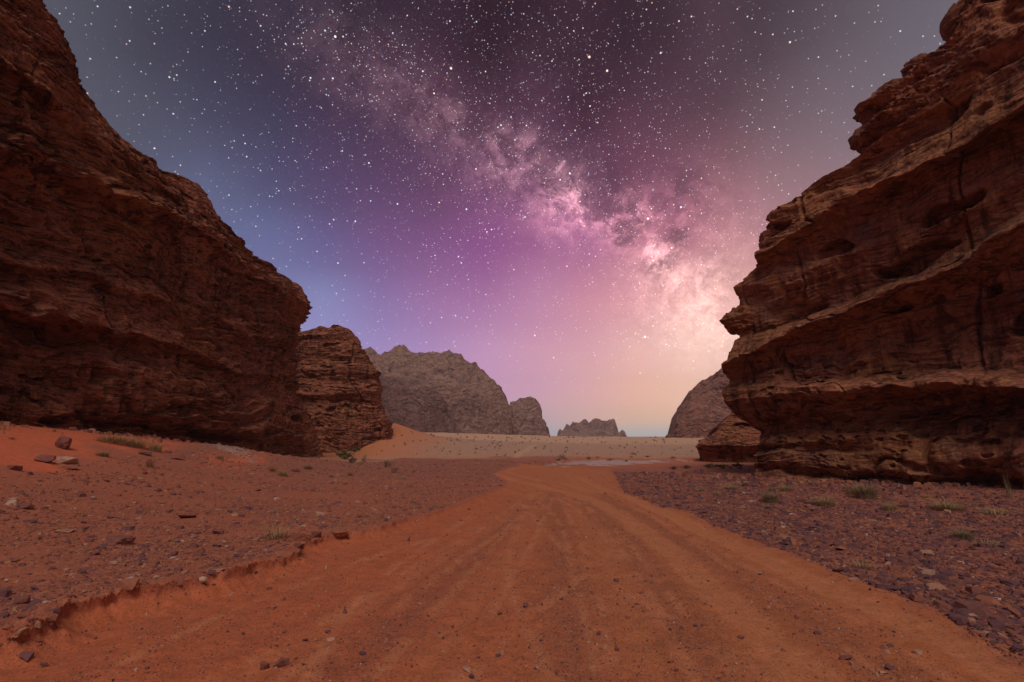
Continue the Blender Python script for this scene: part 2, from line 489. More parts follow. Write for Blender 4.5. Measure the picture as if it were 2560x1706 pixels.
LB = np.vstack([[(-14, -6), (-6.5, 2.9)], G([(22, 1632), (120, 1592), (218, 1550), (340, 1520), (468, 1496), (580, 1458), (696, 1425), (760, 1385), (827, 1365), (900, 1350),
                                           (979, 1327), (1088, 1295), (1197, 1251), (1262, 1218), (1262, 1205), (1225, 1186)])])
RB = np.vstack([G([(1300, 1162), (1527, 1173), (1542, 1197), (1561, 1235), (1660, 1270), (1737, 1293), (1892, 1359), (2077, 1432), (2317, 1521), (2560, 1672)]), [(6.2, 2.6), (14, -6)]])
ROADP = np.vstack([LB, RB])


def seg_dist(x, y, P, closed=False):
    best = np.full(x.shape, 1e9)
    Q = np.vstack([P, P[:1]]) if closed else P
    for a, b in zip(Q[:-1], Q[1:]):
        d = b - a; L = (d ** 2).sum() + 1e-9
        t = np.clip(((x - a[0]) * d[0] + (y - a[1]) * d[1]) / L, 0, 1)
        best = np.minimum(best, (x - a[0] - t * d[0]) ** 2 + (y - a[1] - t * d[1]) ** 2)
    return np.sqrt(best)


def inside(x, y, P):
    c = np.zeros(x.shape, bool); n = len(P)
    for i in range(n):
        x1, y1 = P[i]; x2, y2 = P[(i + 1) % n]
        if y1 == y2: continue
        c ^= ((y1 > y) != (y2 > y)) & (x < (x2 - x1) * (y - y1) / (y2 - y1) + x1)
    return c


def chaik(P, n=2):
    for _ in range(n):
        Q = np.empty((2 * len(P) - 2, 2)); Q[0::2] = .75 * P[:-1] + .25 * P[1:]; Q[1::2] = .25 * P[:-1] + .75 * P[1:]
        P = np.vstack([P[:1], Q, P[-1:]])
    return P


TRK = [  # (pixel path, half width in m, strength, depth)
    ([(1420, 1148), (1310, 1152), (1240, 1166), (1228, 1179), (1252, 1190), (1341, 1216), (1457, 1243), (1553, 1282), (1669, 1372), (1718, 1420), (1815, 1506), (1907, 1583), (1988, 1660), (2090, 1760)], .25, 1.0, .016),
    ([(1390, 1166), (1300, 1166), (1262, 1177), (1300, 1192), (1400, 1208), (1500, 1235)], .22, .8, .01),
    ([(1449, 1190), (1488, 1216), (1573, 1243), (1700, 1301), (1776, 1338), (1900, 1395), (2008, 1446), (2104, 1489), (2278, 1560), (2471, 1660), (2600, 1740)], .24, .95, .016),
    ([(1420, 1185), (1440, 1220), (1500, 1262), (1600, 1330)], .18, .5, .01),
    ([(1340, 1236), (1260, 1300), (1080, 1410), (860, 1560), (560, 1720)], .16, .35, .014),
    ([(1360, 1236), (1310, 1330), (1200, 1480), (1040, 1700)], .16, .3, .012),
    ([(1420, 1240), (1480, 1330), (1560, 1480), (1640, 1706)], .15, .3, .012),
    ([(1216, 1101), (1207, 1107), (1226, 1113)], .5, .5, .0), ([(1290, 1147), (1300, 1136), (1345, 1126)], .4, .5, .0),
]
TR = [(chaik(G(p)), hw, s, dp) for p, hw, s, dp in TRK]
RUTS = [(chaik(G(p)), .13, 1, .012) for p in [
    [(1370, 1236), (1400, 1320), (1420, 1480), (1450, 1706)], [(1440, 1240), (1560, 1340), (1680, 1500), (1780, 1706)],
    [(1500, 1240), (1700, 1350), (1860, 1450), (2060, 1580), (2240, 1700)], [(1330, 1250), (1180, 1400), (860, 1660)]]]
def shift(P, o):
    t = np.gradient(P, axis=0); t /= np.linalg.norm(t, axis=1, keepdims=True) + 1e-9
    return P + np.stack([t[:, 1], -t[:, 0]], 1) * o


FINE = [(shift(TR[k][0], o) + RNG.normal(0, .02, (1, 2)), .055) for k, os_ in ((0, (-.55, -.2, .12, .5, .85, 1.5)), (2, (-.6, -.25, .1, .45, -1.2)), (4, (-.3, .2)), (5, (-.25, .3)), (6, (-.3, .25))) for o in os_]
FINE += [(chaik(G(p)), .06) for p in [
    [(1250, 1300), (900, 1400), (560, 1530), (300, 1660)], [(1180, 1290), (980, 1420), (830, 1560), (760, 1720)], [(1300, 1250), (1420, 1400), (1700, 1560), (1960, 1720)],
    [(1330, 1245), (1250, 1420), (1330, 1600), (1380, 1720)], [(1600, 1290), (1500, 1420), (1300, 1560), (1160, 1720)]]]
SALT = G([(1385, 1163), (1440, 1151), (1520, 1149), (1600, 1151), (1690, 1151), (1660, 1158), (1590, 1163), (1470, 1167)])


def height(x, y):
    """terrain height"""
    x = np.asarray(x, float); y = np.asarray(y, float)
    p0 = np.stack([x, y, 0 * x], -1)
    r = np.hypot(x, y)
    ap = np.interp(y, [0, 12, 18, 25, 30, 36, 43, 52], [2.5, 2.35, 2.1, 1.6, 1.05, .35, .05, 0])
    z = ap * sst(-x, 6.5, 18.0) * (x < 0)
    z = z + .35 * sst(x, 9, 17) * sst(y, 40, 20)
    # dune against the second cliff
    gx = np.interp(x / np.maximum(y, 20), [-.36, -.33, -.30, -.275, -.25, -.22, -.18, -.148, -.06, .016, .17, .4], [.0, .0, .2, .7, 1.0, .87, .6, .43, .28, .2, .05, 0])
    z = z + 4.3 * gx * sst(y, 47, 78) * (1 - .8 * sst(y, 82, 150))
    k = np.interp(x / np.maximum(y, 1), [-.35, -.14, .1, .3], [11.5, 11, 3, 2])
    yy = np.clip(y, 0, 330)
    z = z + (1.7 + k / F * yy) * sst(yy, 70, 300) * .985 * (1 - sst(y, 600, 1400) * .3)
    und = fbm(p0 * .09, 3)
    z = z + und * .22 * sst(r, 14, 60) + fbm(p0 * .35 + 5, 2) * .05 * sst(r, 5, 12)
    ins = inside(x, y, ROADP); dd = seg_dist(x, y, ROADP, True); sdv = np.where(ins, dd, -dd)
    dl = seg_dist(x, y, LB); dr = seg_dist(x, y, RB)
    left = dl < dr
    wob = fbm(p0 * .9 + 3, 4, .5) * .19 + fbm(p0 * 5 + 1, 3, .6) * .018
    s2 = sdv + wob * (left) * sst(10 - r, -8, 4)
    bh = np.interp(r, [0, 6, 9, 16, 30, 45], [.20, .18, .135, .08, .04, 0])
    prof = .52 * sst(s2, -.01, .07) + .48 * sst(s2 + fbm(p0 * 4 + 6, 3) * .06, .0, .32)
    lip = np.exp(-((s2 + .12) / .16) ** 2) * .03
    z = z + np.where(left, bh * (1 - prof) + lip * sst(12 - r, 0, 6), .05 * (1 - sst(sdv, -.4, .5)))
    z = z - .04 * np.where(left, sst(s2, .0, .25) * (1 - sst(s2, .3, 1.2)), 0) * sst(11 - r, 0, 5)
    z = z + left * np.exp(-(s2 / .22) ** 2) * np.maximum(fbm(p0 * 14, 3, .6) - .05, 0) * .05 * sst(14 - r, 0, 6)
    for P, hw, s, dp in TR + RUTS:
        if dp <= 0: continue
        d = seg_dist(x, y, P)
        z = z - dp * np.exp(-(d / hw) ** 2) + dp * .6 * np.exp(-((d - hw * 1.7) / (hw * .5)) ** 2)
    for P, hw in FINE:
        d = seg_dist(x, y, P); z = z + sst(16 - r, 0, 8) * (-.008 * np.exp(-(d / hw) ** 2) + .006 * np.exp(-((d - hw * 1.9) / (hw * .7)) ** 2))
    near = sst(30 - r, 0, 22)
    z = z + near * (fbm(p0 * 2.1, 4, .55) * .014 + fbm(p0 * 9, 3, .6) * .005 * np.where(ins, .7, 1.3))
    z = z + near * np.where(ins, 0, 1) * np.maximum(fbm(p0 * 4.5 + 9, 3, .6), 0) * .022
    return z, sdv, left, s2


rs = [0.8, 1.4, 2.0, 2.5]
while rs[-1] < 1400:
    r_ = rs[-1]; rs.append(r_ + min(max(.0007 * r_ * r_, .02), .045 * r_))
rs = np.array(rs)
azg = np.concatenate([np.arange(-180, -60, 4.0), np.arange(-60, 60, .17), np.arange(60, 180.1, 4.0)])
RR, AA = np.meshgrid(rs, np.radians(azg), indexing='ij')
GX, GY = RR * np.sin(AA), RR * np.cos(AA)
GZ, GS, GLEFT, GS2 = height(GX, GY)
P3 = np.stack([GX, GY, 0 * GX], -1)


def mixc(c, f, d):
    f = np.clip(f, 0, 1)[..., None]; return c * (1 - f) + np.asarray(d) * f


n1 = fbm(P3 * .5, 4, .6); n2 = fbm(P3 * 1.7 + 4, 4, .6); n3 = fbm(P3 * .12 + 8, 3)
c = np.ones(P3.shape) * np.array((.41, .140, .078))                                  # left stony flat
c = mixc(c, sst(n2, -.1, .5) * .7, (.44, .135, .064))
c = mixc(c, sst(n1, -.1, .5) * .6, (.35, .122, .078))
gravel = .72 + .25 * n2
RIGHT = (GX > 0) & (GS < 0) & ~GLEFT
c = np.where(RIGHT[..., None], mixc(mixc(np.ones(P3.shape) * np.array((.37, .135, .085)), sst(n2, 0, .6) * .6, (.44, .16, .080)), sst(n1, 0, .6) * .5, (.29, .105, .085)), c)
gravel = np.where(RIGHT, .95, gravel)
# clean sand on the apron below the left cliff
band = np.interp(GY, [0, 12, 20, 30, 40], [9.5, 10.5, 12.5, 15.5, 18])
sand = sst(-GX + n1 * 1.5, band, band + 2.0) * (GY < 45)
streak = np.exp(-((-GX - band + 1.6 + n1) / .8) ** 2) * sst(GY, 16, 22) * (1 - sst(GY, 30, 38))
sand = np.maximum(sand, streak)
c = mixc(c, sand, (.56, .148, .070)); gravel = gravel * (1 - .9 * sand)
# road
inr = sst(GS2, -.02, .10) * np.where(GLEFT, 1, 0) + sst(GS + n2 * .22 + fbm(P3 * 6, 3) * .07, -.12, .16) * np.where(GLEFT, 0, 1)
rc = np.ones(P3.shape) * np.array((.48, .140, .060))
rc = mixc(rc, sst(n2, -.1, .6) * .55, (.43, .128, .060))
rc = mixc(rc, sst(GX, -2, 2.0) * .7, (.46, .168, .066))
gr = .28 + .22 * n2
for P, hw, s, dp in RUTS:
    e = np.exp(-(seg_dist(GX, GY, P) / .32) ** 2); rc = mixc(rc, e * .35, (.28, .10, .06)); gr = gr + e * .35
for P, hw, s, dp in TR:
    hw2 = hw * (1 + .4 * n2) * .9
    e = np.exp(-(seg_dist(GX, GY, P) / hw2) ** 4) * s
    rc = mixc(rc, e * .72, (.50, .200, .088)); gr = gr * (1 - .85 * e)
    if dp == 0: c = mixc(c, e * .8, (.56, .30, .16))
fb = fbm(P3 * 1.3 + 21, 3)
for P, hw in FINE:
    e = np.exp(-(seg_dist(GX, GY, P) / (hw * 1.15)) ** 2) * sst(fb, -.5, .2) * sst(26 - RR, 0, 12); rc = mixc(rc, e * .8, (.52, .200, .092)); gr = gr * (1 - .5 * e)
c = mixc(c, inr, rc); gravel = gravel * (1 - inr) + gr * inr
# far: red flat, then tan plain
d_r = RR
onleft = sst(-GX, -2, 3)
farl = sst(d_r, 17, 26) * (1 - inr)
c = mixc(c, farl * (~RIGHT) * .75 * (1 - sand), (.31, .125, .085))
plain = sst(GY + n1 * 3 + n3 * 4 + np.where(GX < -9, 5, 0), 40, 47)
pc = np.ones(P3.shape) * np.array((.50, .27, .16))
pc = mixc(pc, sst(GY + 8 * n3, 46, 60) * .85, (.43, .28, .19))
pc = mixc(pc, sst(GY + 20 * n3, 85, 150), (.60, .38, .23))
pc = mixc(pc, sst(n2, .1, .6) * .25, (.30, .2, .14))
dune = sst(-GX + n1, 5, 15) * sst(GY, 44, 50) * (1 - sst(GY, 90, 120))
pc = mixc(pc, dune * .9, (.52, .195, .085))
c = mixc(c, plain, pc); gravel = gravel * (1 - plain) + plain * .3 * (1 - dune)
for P, hw, s, dp in TR[-2:]:
    e = np.exp(-(seg_dist(GX, GY, P) / hw) ** 4); c = mixc(c, e * .6, (.58, .38, .24))
sl = np.where(inside(GX, GY, SALT), 1, 0) * 1.0
sdd = seg_dist(GX, GY, SALT, True); sl = np.where(sl > 0, sdd, -sdd)
salt = sst(sl + fbm(P3 * np.array((.5, 1.6, 1)), 4, .6) * 2.2, .1, .6)
c = mixc(c, salt * .9, (.56, .42, .38))
ring = sst(sl, -5, -.5) * (1 - salt) * sst(GX, 2, 6)
c = mixc(c, ring * .6, (.44, .15, .065)); gravel = gravel * (1 - .8 * ring)
# pale crust below the left cliff foot
PC = G([(400, 1148), (470, 1150), (540, 1168), (585, 1190), (540, 1190), (480, 1170), (420, 1158)])
pcs = np.where(inside(GX, GY, PC), 1.0, 0) * sst(fbm(P3 * np.array((1.2, 1.6, 1)) + 2, 4, .6), .1, .3)
c = mixc(c, pcs * .8, (.55, .42, .36))
PC2 = G([(375, 1116), (470, 1119), (560, 1131), (630, 1141), (628, 1155), (520, 1150), (430, 1142)], .7)
in2 = inside(GX, GY, PC2); d2_ = seg_dist(GX, GY, PC2, True); d2_ = np.where(in2, d2_, -d2_)
p2 = sst(d2_ + fbm(P3 * np.array((1.5, 1.2, 1)) + 4, 4, .6) * .6, -.1, .5)
c = mixc(c, p2 * .85, (.36, .27, .21)); GZ = GZ + p2 * (.05 + .10 * np.maximum(fbm(P3 * 2.2 + 7, 4, .6), 0))

lipn = np.where(GLEFT, np.exp(-((GS2 + .015) / .045) ** 2), 0) * (.035 + .03 * fbm(P3 * 3 + 2, 3)) * sst(14 - RR, 0, 6)
fcn = np.where(GLEFT, np.exp(-((GS2 - .07) / .05) ** 2), 0) * .035 * sst(14 - RR, 0, 6)
MX, MY = GX + .93 * (lipn - fcn), GY - .36 * (lipn - fcn)
V = np.stack([MX, MY, GZ], -1).reshape(-1, 3)
nr, nc = GX.shape
FG = grid_faces(nr, nc)[:, ::-1]
cflat = c.reshape(-1, 3); gflat = np.clip(gravel, 0, 1).ravel()
fc = FG
cy = V[fc].mean(1)
road_f = (np.where(GLEFT, GS2, GS).ravel()[fc].mean(1) > 0)
dune_f = (cy[:, 0] < -7) & (cy[:, 1] > 48) & (cy[:, 1] < 125) & (cy[:, 0] > -70)
plain_f = (cy[:, 1] >= 46) & ~dune_f & ~road_f


def zfast(x, y):
    """height read back from the built sheet"""
    x = np.asarray(x, float); y = np.asarray(y, float); r = np.clip(np.hypot(x, y), rs[0], rs[-1] - 1e-3); a = np.degrees(np.arctan2(x, y))
    i = np.clip(np.searchsorted(rs, r) - 1, 0, len(rs) - 2); j = np.clip(np.searchsorted(azg, a) - 1, 0, len(azg) - 2)
    fr = (r - rs[i]) / (rs[i + 1] - rs[i]); fa = (a - azg[j]) / (azg[j + 1] - azg[j])
    return (GZ[i, j] * (1 - fr) + GZ[i + 1, j] * fr) * (1 - fa) + (GZ[i, j + 1] * (1 - fr) + GZ[i + 1, j + 1] * fr) * fa


def sub(name, mask, label, cat):
    f = FG[mask]; u, inv = np.unique(f, return_inverse=True)
    o = mesh_np(name, V[u], inv.reshape(f.shape), m_ground, True, {'col': cflat[u], 'gravel': gflat[u]})
    tag(o, label, cat, kind='structure'); return o


# centre cap so the sheet has no hole below the camera
cap = np.concatenate([[[0, 0, float(GZ[0].mean())]], V[:nc]])
capf = np.stack([np.zeros(nc - 1, int), np.arange(2, nc + 1), np.arange(1, nc)], 1)
ground = sub('ground', ~(road_f | dune_f | plain_f), 'stony red desert floor on both sides of the sandy track', 'ground')
road = sub('road', road_f, 'wide orange sand track with tyre marks curving into the valley', 'dirt road')
dune_o = sub('dune', dune_f, 'orange sand dune banked against the second left cliff', 'dune')
plain_o = sub('plain', plain_f, 'pale tan desert plain dotted with shrubs beyond the canyon mouth', 'plain')
me = road.data
bm = bmesh.new(); bm.from_mesh(me)
vs = [bm.verts.new(Vector(p)) for p in cap]
for a, b_, c_ in capf: bm.faces.new((vs[a], vs[b_], vs[c_]))
bm.to_mesh(me); bm.free()
ca = me.attributes['col'].data
nold = len(ca) - len(cap)
for i in range(nold, len(ca)): ca[i].color = (.42, .15, .06, 1)


# ------------------------------------------------------------------ cliffs
def on_wall(px, py, P, n, o):
    d = ray(px, py)
    num = (P[0] + n[0] * o) * n[0] + (P[1] + n[1] * o) * n[1]
    t = num / (d[..., 0] * n[0] + d[..., 1] * n[1])
    return np.stack([d[..., 0] * t, d[..., 1] * t, CAMZ + d[..., 2] * t], -1)


def box1(a, k, axis):
    if k < 2: return a
    pad = [(0, 0)] * a.ndim; pad[axis] = (k // 2, k // 2)
    b = np.pad(a, pad, mode='edge'); cs = np.cumsum(b, axis=axis)
    z = np.zeros_like(np.take(cs, [0], axis)); cs = np.concatenate([z, cs], axis)
    n = a.shape[axis]; kk = 2 * (k // 2) + 1
    hi = np.take(cs, np.arange(kk, kk + n), axis); lo = np.take(cs, np.arange(0, n), axis)
    return (hi - lo) / kk


def wall_rows(rows, P, n, npx, ext_dir, ext_len, wrap, step=2.1, near_first=True, blur=5, relief=1.0, wander=0.0):
    """rows: list of (pixel points, offset list or number). Returns a dense grid rows x columns of points."""
    curves = []
    for pts, off in rows:
        a = np.array(pts, float); o = np.full(len(a), off, float) if np.isscalar(off) else np.array(off, float)
        s = np.argsort(a[:, 0]); a = a[s]; o = o[s] if np.isscalar(off) is False else o
        # sample evenly in the picture between the two ends
        t = np.linspace(0, 1, npx); x = a[0, 0] + (a[-1, 0] - a[0, 0]) * t
        y = np.interp(x, a[:, 0], a[:, 1]); oo = np.interp(x, a[:, 0], o)
        y = .5 * y + .5 * box1(y, 15, 0); oo = box1(oo, 15, 0)
        if wander and 1 < len(curves) < len(rows) - 2:      # bedding lines wander a little
            q_ = np.stack([x / 110, x * 0 + len(curves) * .37, x * 0 + 3.3], 1)
            q2 = np.stack([x / 42, x * 0 + len(curves) * 1.7, x * 0 + 8.3], 1)
            fade = np.clip((np.abs(x - (a[0, 0] if not near_first else a[-1, 0]))) / 90, 0, 1)
            y = y + (perlin(q_) * 16 + perlin(q2) * 6) * wander * fade
            oo = oo + (fbm(q2 * .6, 2) * .35) * wander * fade
        c3 = on_wall(x, y, P, n, oo * relief)
        if not near_first: c3 = c3[::-1]
        if ext_len > 0:
            e = np.linspace(ext_len, 0, 26)[:-1, None] ** 1.0 * np.array([[ext_dir[0], ext_dir[1], 0]])
            c3 = np.vstack([c3[0] + e, c3])
        w_ = np.array(wrap, float); tt = np.linspace(0, 1, 70)[1:]
        kk = np.linspace(0, 1, len(w_) + 1)
        wx = np.interp(tt, kk, np.r_[0, w_[:, 0]]); wy = np.interp(tt, kk, np.r_[0, w_[:, 1]])
        c3 = np.vstack([c3, c3[-1] + np.stack([wx, wy, 0 * wx], 1)])
        curves.append(c3)
    C = np.array(curves)
    if len(rows) > 24: blur = 3
    out = []
    for i in range(len(C) - 1):
        # pixel gap decides the number of rows
        g = np.linalg.norm(C[i + 1] - C[i], axis=1); dist = np.linalg.norm(C[i], axis=1)
        k = int(max(4, min(140, np.percentile(g / dist, 80) * F / step)))
        t = np.linspace(0, 1, k, endpoint=False)[:, None, None]
        out.append(C[i][None] * (1 - t) + C[i + 1][None] * t)
    out.append(C[-1:])
    Gd = np.concatenate(out, 0)
    return box1(Gd, blur, 0)


def normals(Gd, flip):
    du = np.gradient(Gd, axis=1); dv = np.gradient(Gd, axis=0)
    n = np.cross(du, dv); n /= np.linalg.norm(n, axis=2, keepdims=True) + 1e-9
    return -n if flip else n


def rock_disp(Gd, L=1.0, seed=0.0, ledge=1.0, pocket=1.0, rough=1.0, flute=.5, dip=(0, 0), frag=1.0):
    """relief of weathered sandstone, and the bedding coordinate"""
    P = (Gd / L + seed).astype(np.float32)
    x, y, z = P[..., 0], P[..., 1], P[..., 2]
    wv = fbm(P * .13, 4, .5)
    zz = z + wv * .6 + dip[0] * x + dip[1] * y
    B = lambda a, k: np.stack([x * a, y * a, zz * k], -1)
    d = fbm(P * .28, 4, .5) * .34 * rough
    m = sst(fbm(B(.10, .30) + 31, 2), -.35, .35)
    for k, A, q in ((.42, .34, 3), (1.05, .36, 7), (2.6, .22, 11), (6.0, .10, 13), (13., .045, 17)):
        ph = zz * k + perlin(B(.10, .1) + q) * 1.2 + perlin(B(.3 * k ** .3, .5) + q * 2) * .28
        idx = np.floor(ph); f = ph - idx
        amp = .25 + 1.2 * RJ[(idx.astype(int) * 7 + q) & 255, 0]
        gap = sst(perlin(B(.15 * frag * k ** .5, .3 * k) + q * 3), -.35, .2)
        saw = np.where(f < .90, (f / .90) ** 1.7, 1 - (f - .90) / .10)
        d = d + A * ledge * amp * gap * (saw - .45) * (.35 + .65 * m)
    # eroded pockets, elongated along the bedding
    for a, kz, dep, th, q in ((.26, .80, .9, .36, 3.3), (.75, 2.2, .5, .36, 9.1), (1.9, 4.6, .22, .38, 15.7)):
        F1, rid = worley(B(a, kz) + q + perlin(P * a * 1.7)[..., None] * .35)
        zone = sst(perlin(P * .16 + q), -.05, .45)
        size = th * (.35 + .9 * rid)
        d = d - dep * pocket * zone * sst(size - F1, 0, .08) * sst(rid, .25, .5)
    # vertical fluting
    d = d + flute * .22 * perlin(np.stack([x * .9, y * .9, z * .12], -1) + 40) * sst(perlin(P * .2 + 7), -.2, .4)
    # joints
    jn = np.abs(perlin(np.stack([x * .22, y * .22, z * .05], -1) + perlin(P * .6)[..., None] * .12 + 77))
    d = d - (.55 if L < 2 else .3) * rough * np.exp(-(jn / (.018 if L < 2 else .03)) ** 2)
    d = d + fbm(P * 1.9, 5, .62) * .13 * rough + fbm(B(1.2, 6.5) + 5, 3, .6) * .05 * rough
    return d * L, zz


def add_grid(parts, Gd, flip, horiz=True, **kw):
    n = normals(Gd, flip)
    top = kw.pop('top', 1.0); lim = kw.pop('amp', 1.0); L_ = kw.get('L', 1.0)
    d, zz = rock_disp(Gd, **kw)
    nb = box1(box1(n, 19, 0), 19, 1); nb /= np.linalg.norm(nb, axis=2, keepdims=True) + 1e-9
    if horiz:      # push the beds in and out level, so that ledges stay crisp
        m_ = box1(Gd.mean(0), 31, 0); du = np.gradient(m_, axis=0); h_ = np.stack([du[:, 1], -du[:, 0], 0 * du[:, 0]], 1) * (1 if flip else -1)
        h_ /= np.linalg.norm(h_, axis=1, keepdims=True) + 1e-9
        nb = h_[None] + .18 * nb
    G2 = Gd + nb * (d * lim)[..., None]
    G2[..., 2] += (fbm(Gd / L_ * .7 + 50, 4, .6) * .10 * L_) * lim * top
    off = sum(len(p[0]) for p in parts)
    f = grid_faces(Gd.shape[0], Gd.shape[1], off)
    if flip: f = f[:, ::-1]
    parts.append((G2.reshape(-1, 3), f, zz.ravel()))


def build(name, parts, mat, label, cat, kind='structure'):
    V_ = np.concatenate([p[0] for p in parts]); F_ = np.concatenate([p[1] for p in parts]); S_ = np.concatenate([p[2] for p in parts])
    return tag(mesh_np(name, V_, F_, mat, True, {'strata': S_}), label, cat, kind=kind)


# ---- left cliff: a wall running away from the camera along x = -18
PL, nL = (-18.0, 0.0), (1.0, 0.0)
rowsL = [
    ([(0, 1230), (200, 1230), (400, 1220), (600, 1215), (700, 1210), (815, 1190)], [.4, .4, .3, .3, .8, 1.2]),
    ([(0, 1062), (200, 1085), (400, 1115), (600, 1142), (720, 1155), (805, 1152)], [.3, .3, .0, .0, .7, 1.0]),
    ([(0, 1040), (200, 1062), (350, 1075), (450, 1085), (600, 1102), (700, 1118), (795, 1120)], [.2, .3, -.5, -.9, -.5, .3, .7]),
    ([(0, 1020), (200, 1040), (350, 1050), (450, 1058), (600, 1070), (700, 1090), (790, 1095)], [.2, .4, .5, .5, .7, .5, .5]),
    ([(0, 960), (100, 965), (250, 975), (400, 990), (550, 1020), (650, 1040), (770, 1050)], [-.3, -.2, .7, .8, .6, .5, .3]),
    ([(0, 890), (100, 890), (255, 895), (425, 935), (550, 965), (637, 992), (752, 1010)], [-.8, -.6, .5, .5, .3, .2, .1]),
    ([(0, 815), (100, 845), (255, 872), (425, 917), (550, 948), (637, 974), (742, 985)], [-1.5, -1.4, -.6, -.5, -.4, -.3, -.2]),
    ([(0, 790), (100, 815), (212, 832), (340, 868), (490, 912), (637, 955), (740, 968)], [-1.2, -1.0, -.5, -.3, -.2, -.1, 0]),
    ([(0, 762), (100, 788), (212, 808), (340, 846), (490, 894), (637, 935), (738, 948)], [.8, .9, .8, .7, .5, .4, .2]),
    ([(0, 740), (150, 765), (340, 815), (490, 865), (637, 900), (738, 915)], [.5, .5, .4, .3, .2, .1]),
    ([(0, 672), (150, 700), (330, 755), (490, 800), (637, 850), (738, 880)], [.0, .0, .0, .0, .0, .0]),
    ([(0, 645), (150, 672), (330, 732), (490, 782), (637, 832), (738, 862)], [.7, .7, .6, .6, .5, .3]),
    ([(0, 600), (150, 630), (330, 680), (490, 730), (637, 790), (740, 835)], [-.4, -.5, -.4, -.2, 0, .1]),
    ([(0, 470), (150, 500), (268, 520), (400, 575), (530, 650), (650, 740), (752, 815)], [-.6, -.8, -.8, -.4, -.2, .1, .4]),
    ([(0, 395), (100, 430), (268, 478), (400, 535), (530, 610), (650, 705), (764, 778)], [.3, .2, .3, .2, .3, .4, .8]),
    ([(0, 360), (100, 395), (268, 458), (400, 515), (530, 592), (650, 690), (770, 765)], [1.0, .9, 1.0, .9, .8, .7, 1.0]),
    ([(0, 325), (100, 360), (268, 430), (400, 495), (530, 575), (650, 672), (768, 745)], [-.1, -.1, .0, .1, .2, .3, .7]),
    ([(0, 180), (120, 280), (250, 380), (380, 468), (500, 545), (600, 628), (700, 698), (748, 718)], [-.4, -.3, -.2, -.2, -.1, -.1, .1, .2]),
    ([(0, 150), (120, 240), (240, 340), (360, 440), (480, 520), (590, 612), (690, 685), (740, 712)], [.2, .3, .2, .1, .1, .0, .0, .0]),
    ([(0, -130), (90, -20), (140, 50), (180, 120), (192, 180), (208, 226), (224, 238), (245, 270), (300, 338), (350, 378), (392, 398), (410, 425), (450, 440), (500, 462), (528, 500),
      (545, 538), (600, 590), (640, 636), (700, 682), (738, 708)], [-1.6, -1.2, -1., -1., -1., -1., -1., -1., -1., -.8, -.8, -.8, -.8, -.7, -.6, -.5, -.4, -.3, -.2, -.1]),
]
wrapL = [(-.15, .7), (-.7, 1.7), (-1.7, 2.6), (-3.2, 3.2), (-6, 3.9), (-10, 4.5), (-16, 5), (-24, 5.4)]
GL_ = wall_rows(rowsL, PL, nL, 500, (0, -1), 16, wrapL, relief=1.0, wander=1.2)
tops = [GL_[-1] + np.array([-k, 0, h]) for k, h in ((.8, .15), (3, .3), (9, .2), (25, -1))]
GL_ = np.concatenate([GL_, np.array([GL_[-1] * (1 - t) + tops[0] * t for t in np.linspace(.2, 1, 5)]), np.array(tops[1:])])
parts = []
add_grid(parts, GL_, True, L=1.0, seed=3.0, ledge=1.9, pocket=1.5, rough=.8, flute=.5, dip=(.02, -.02), frag=1.1)
build('cliff', parts, m_cliffL, 'tall dark red layered cliff filling the left side of the valley', 'cliff')

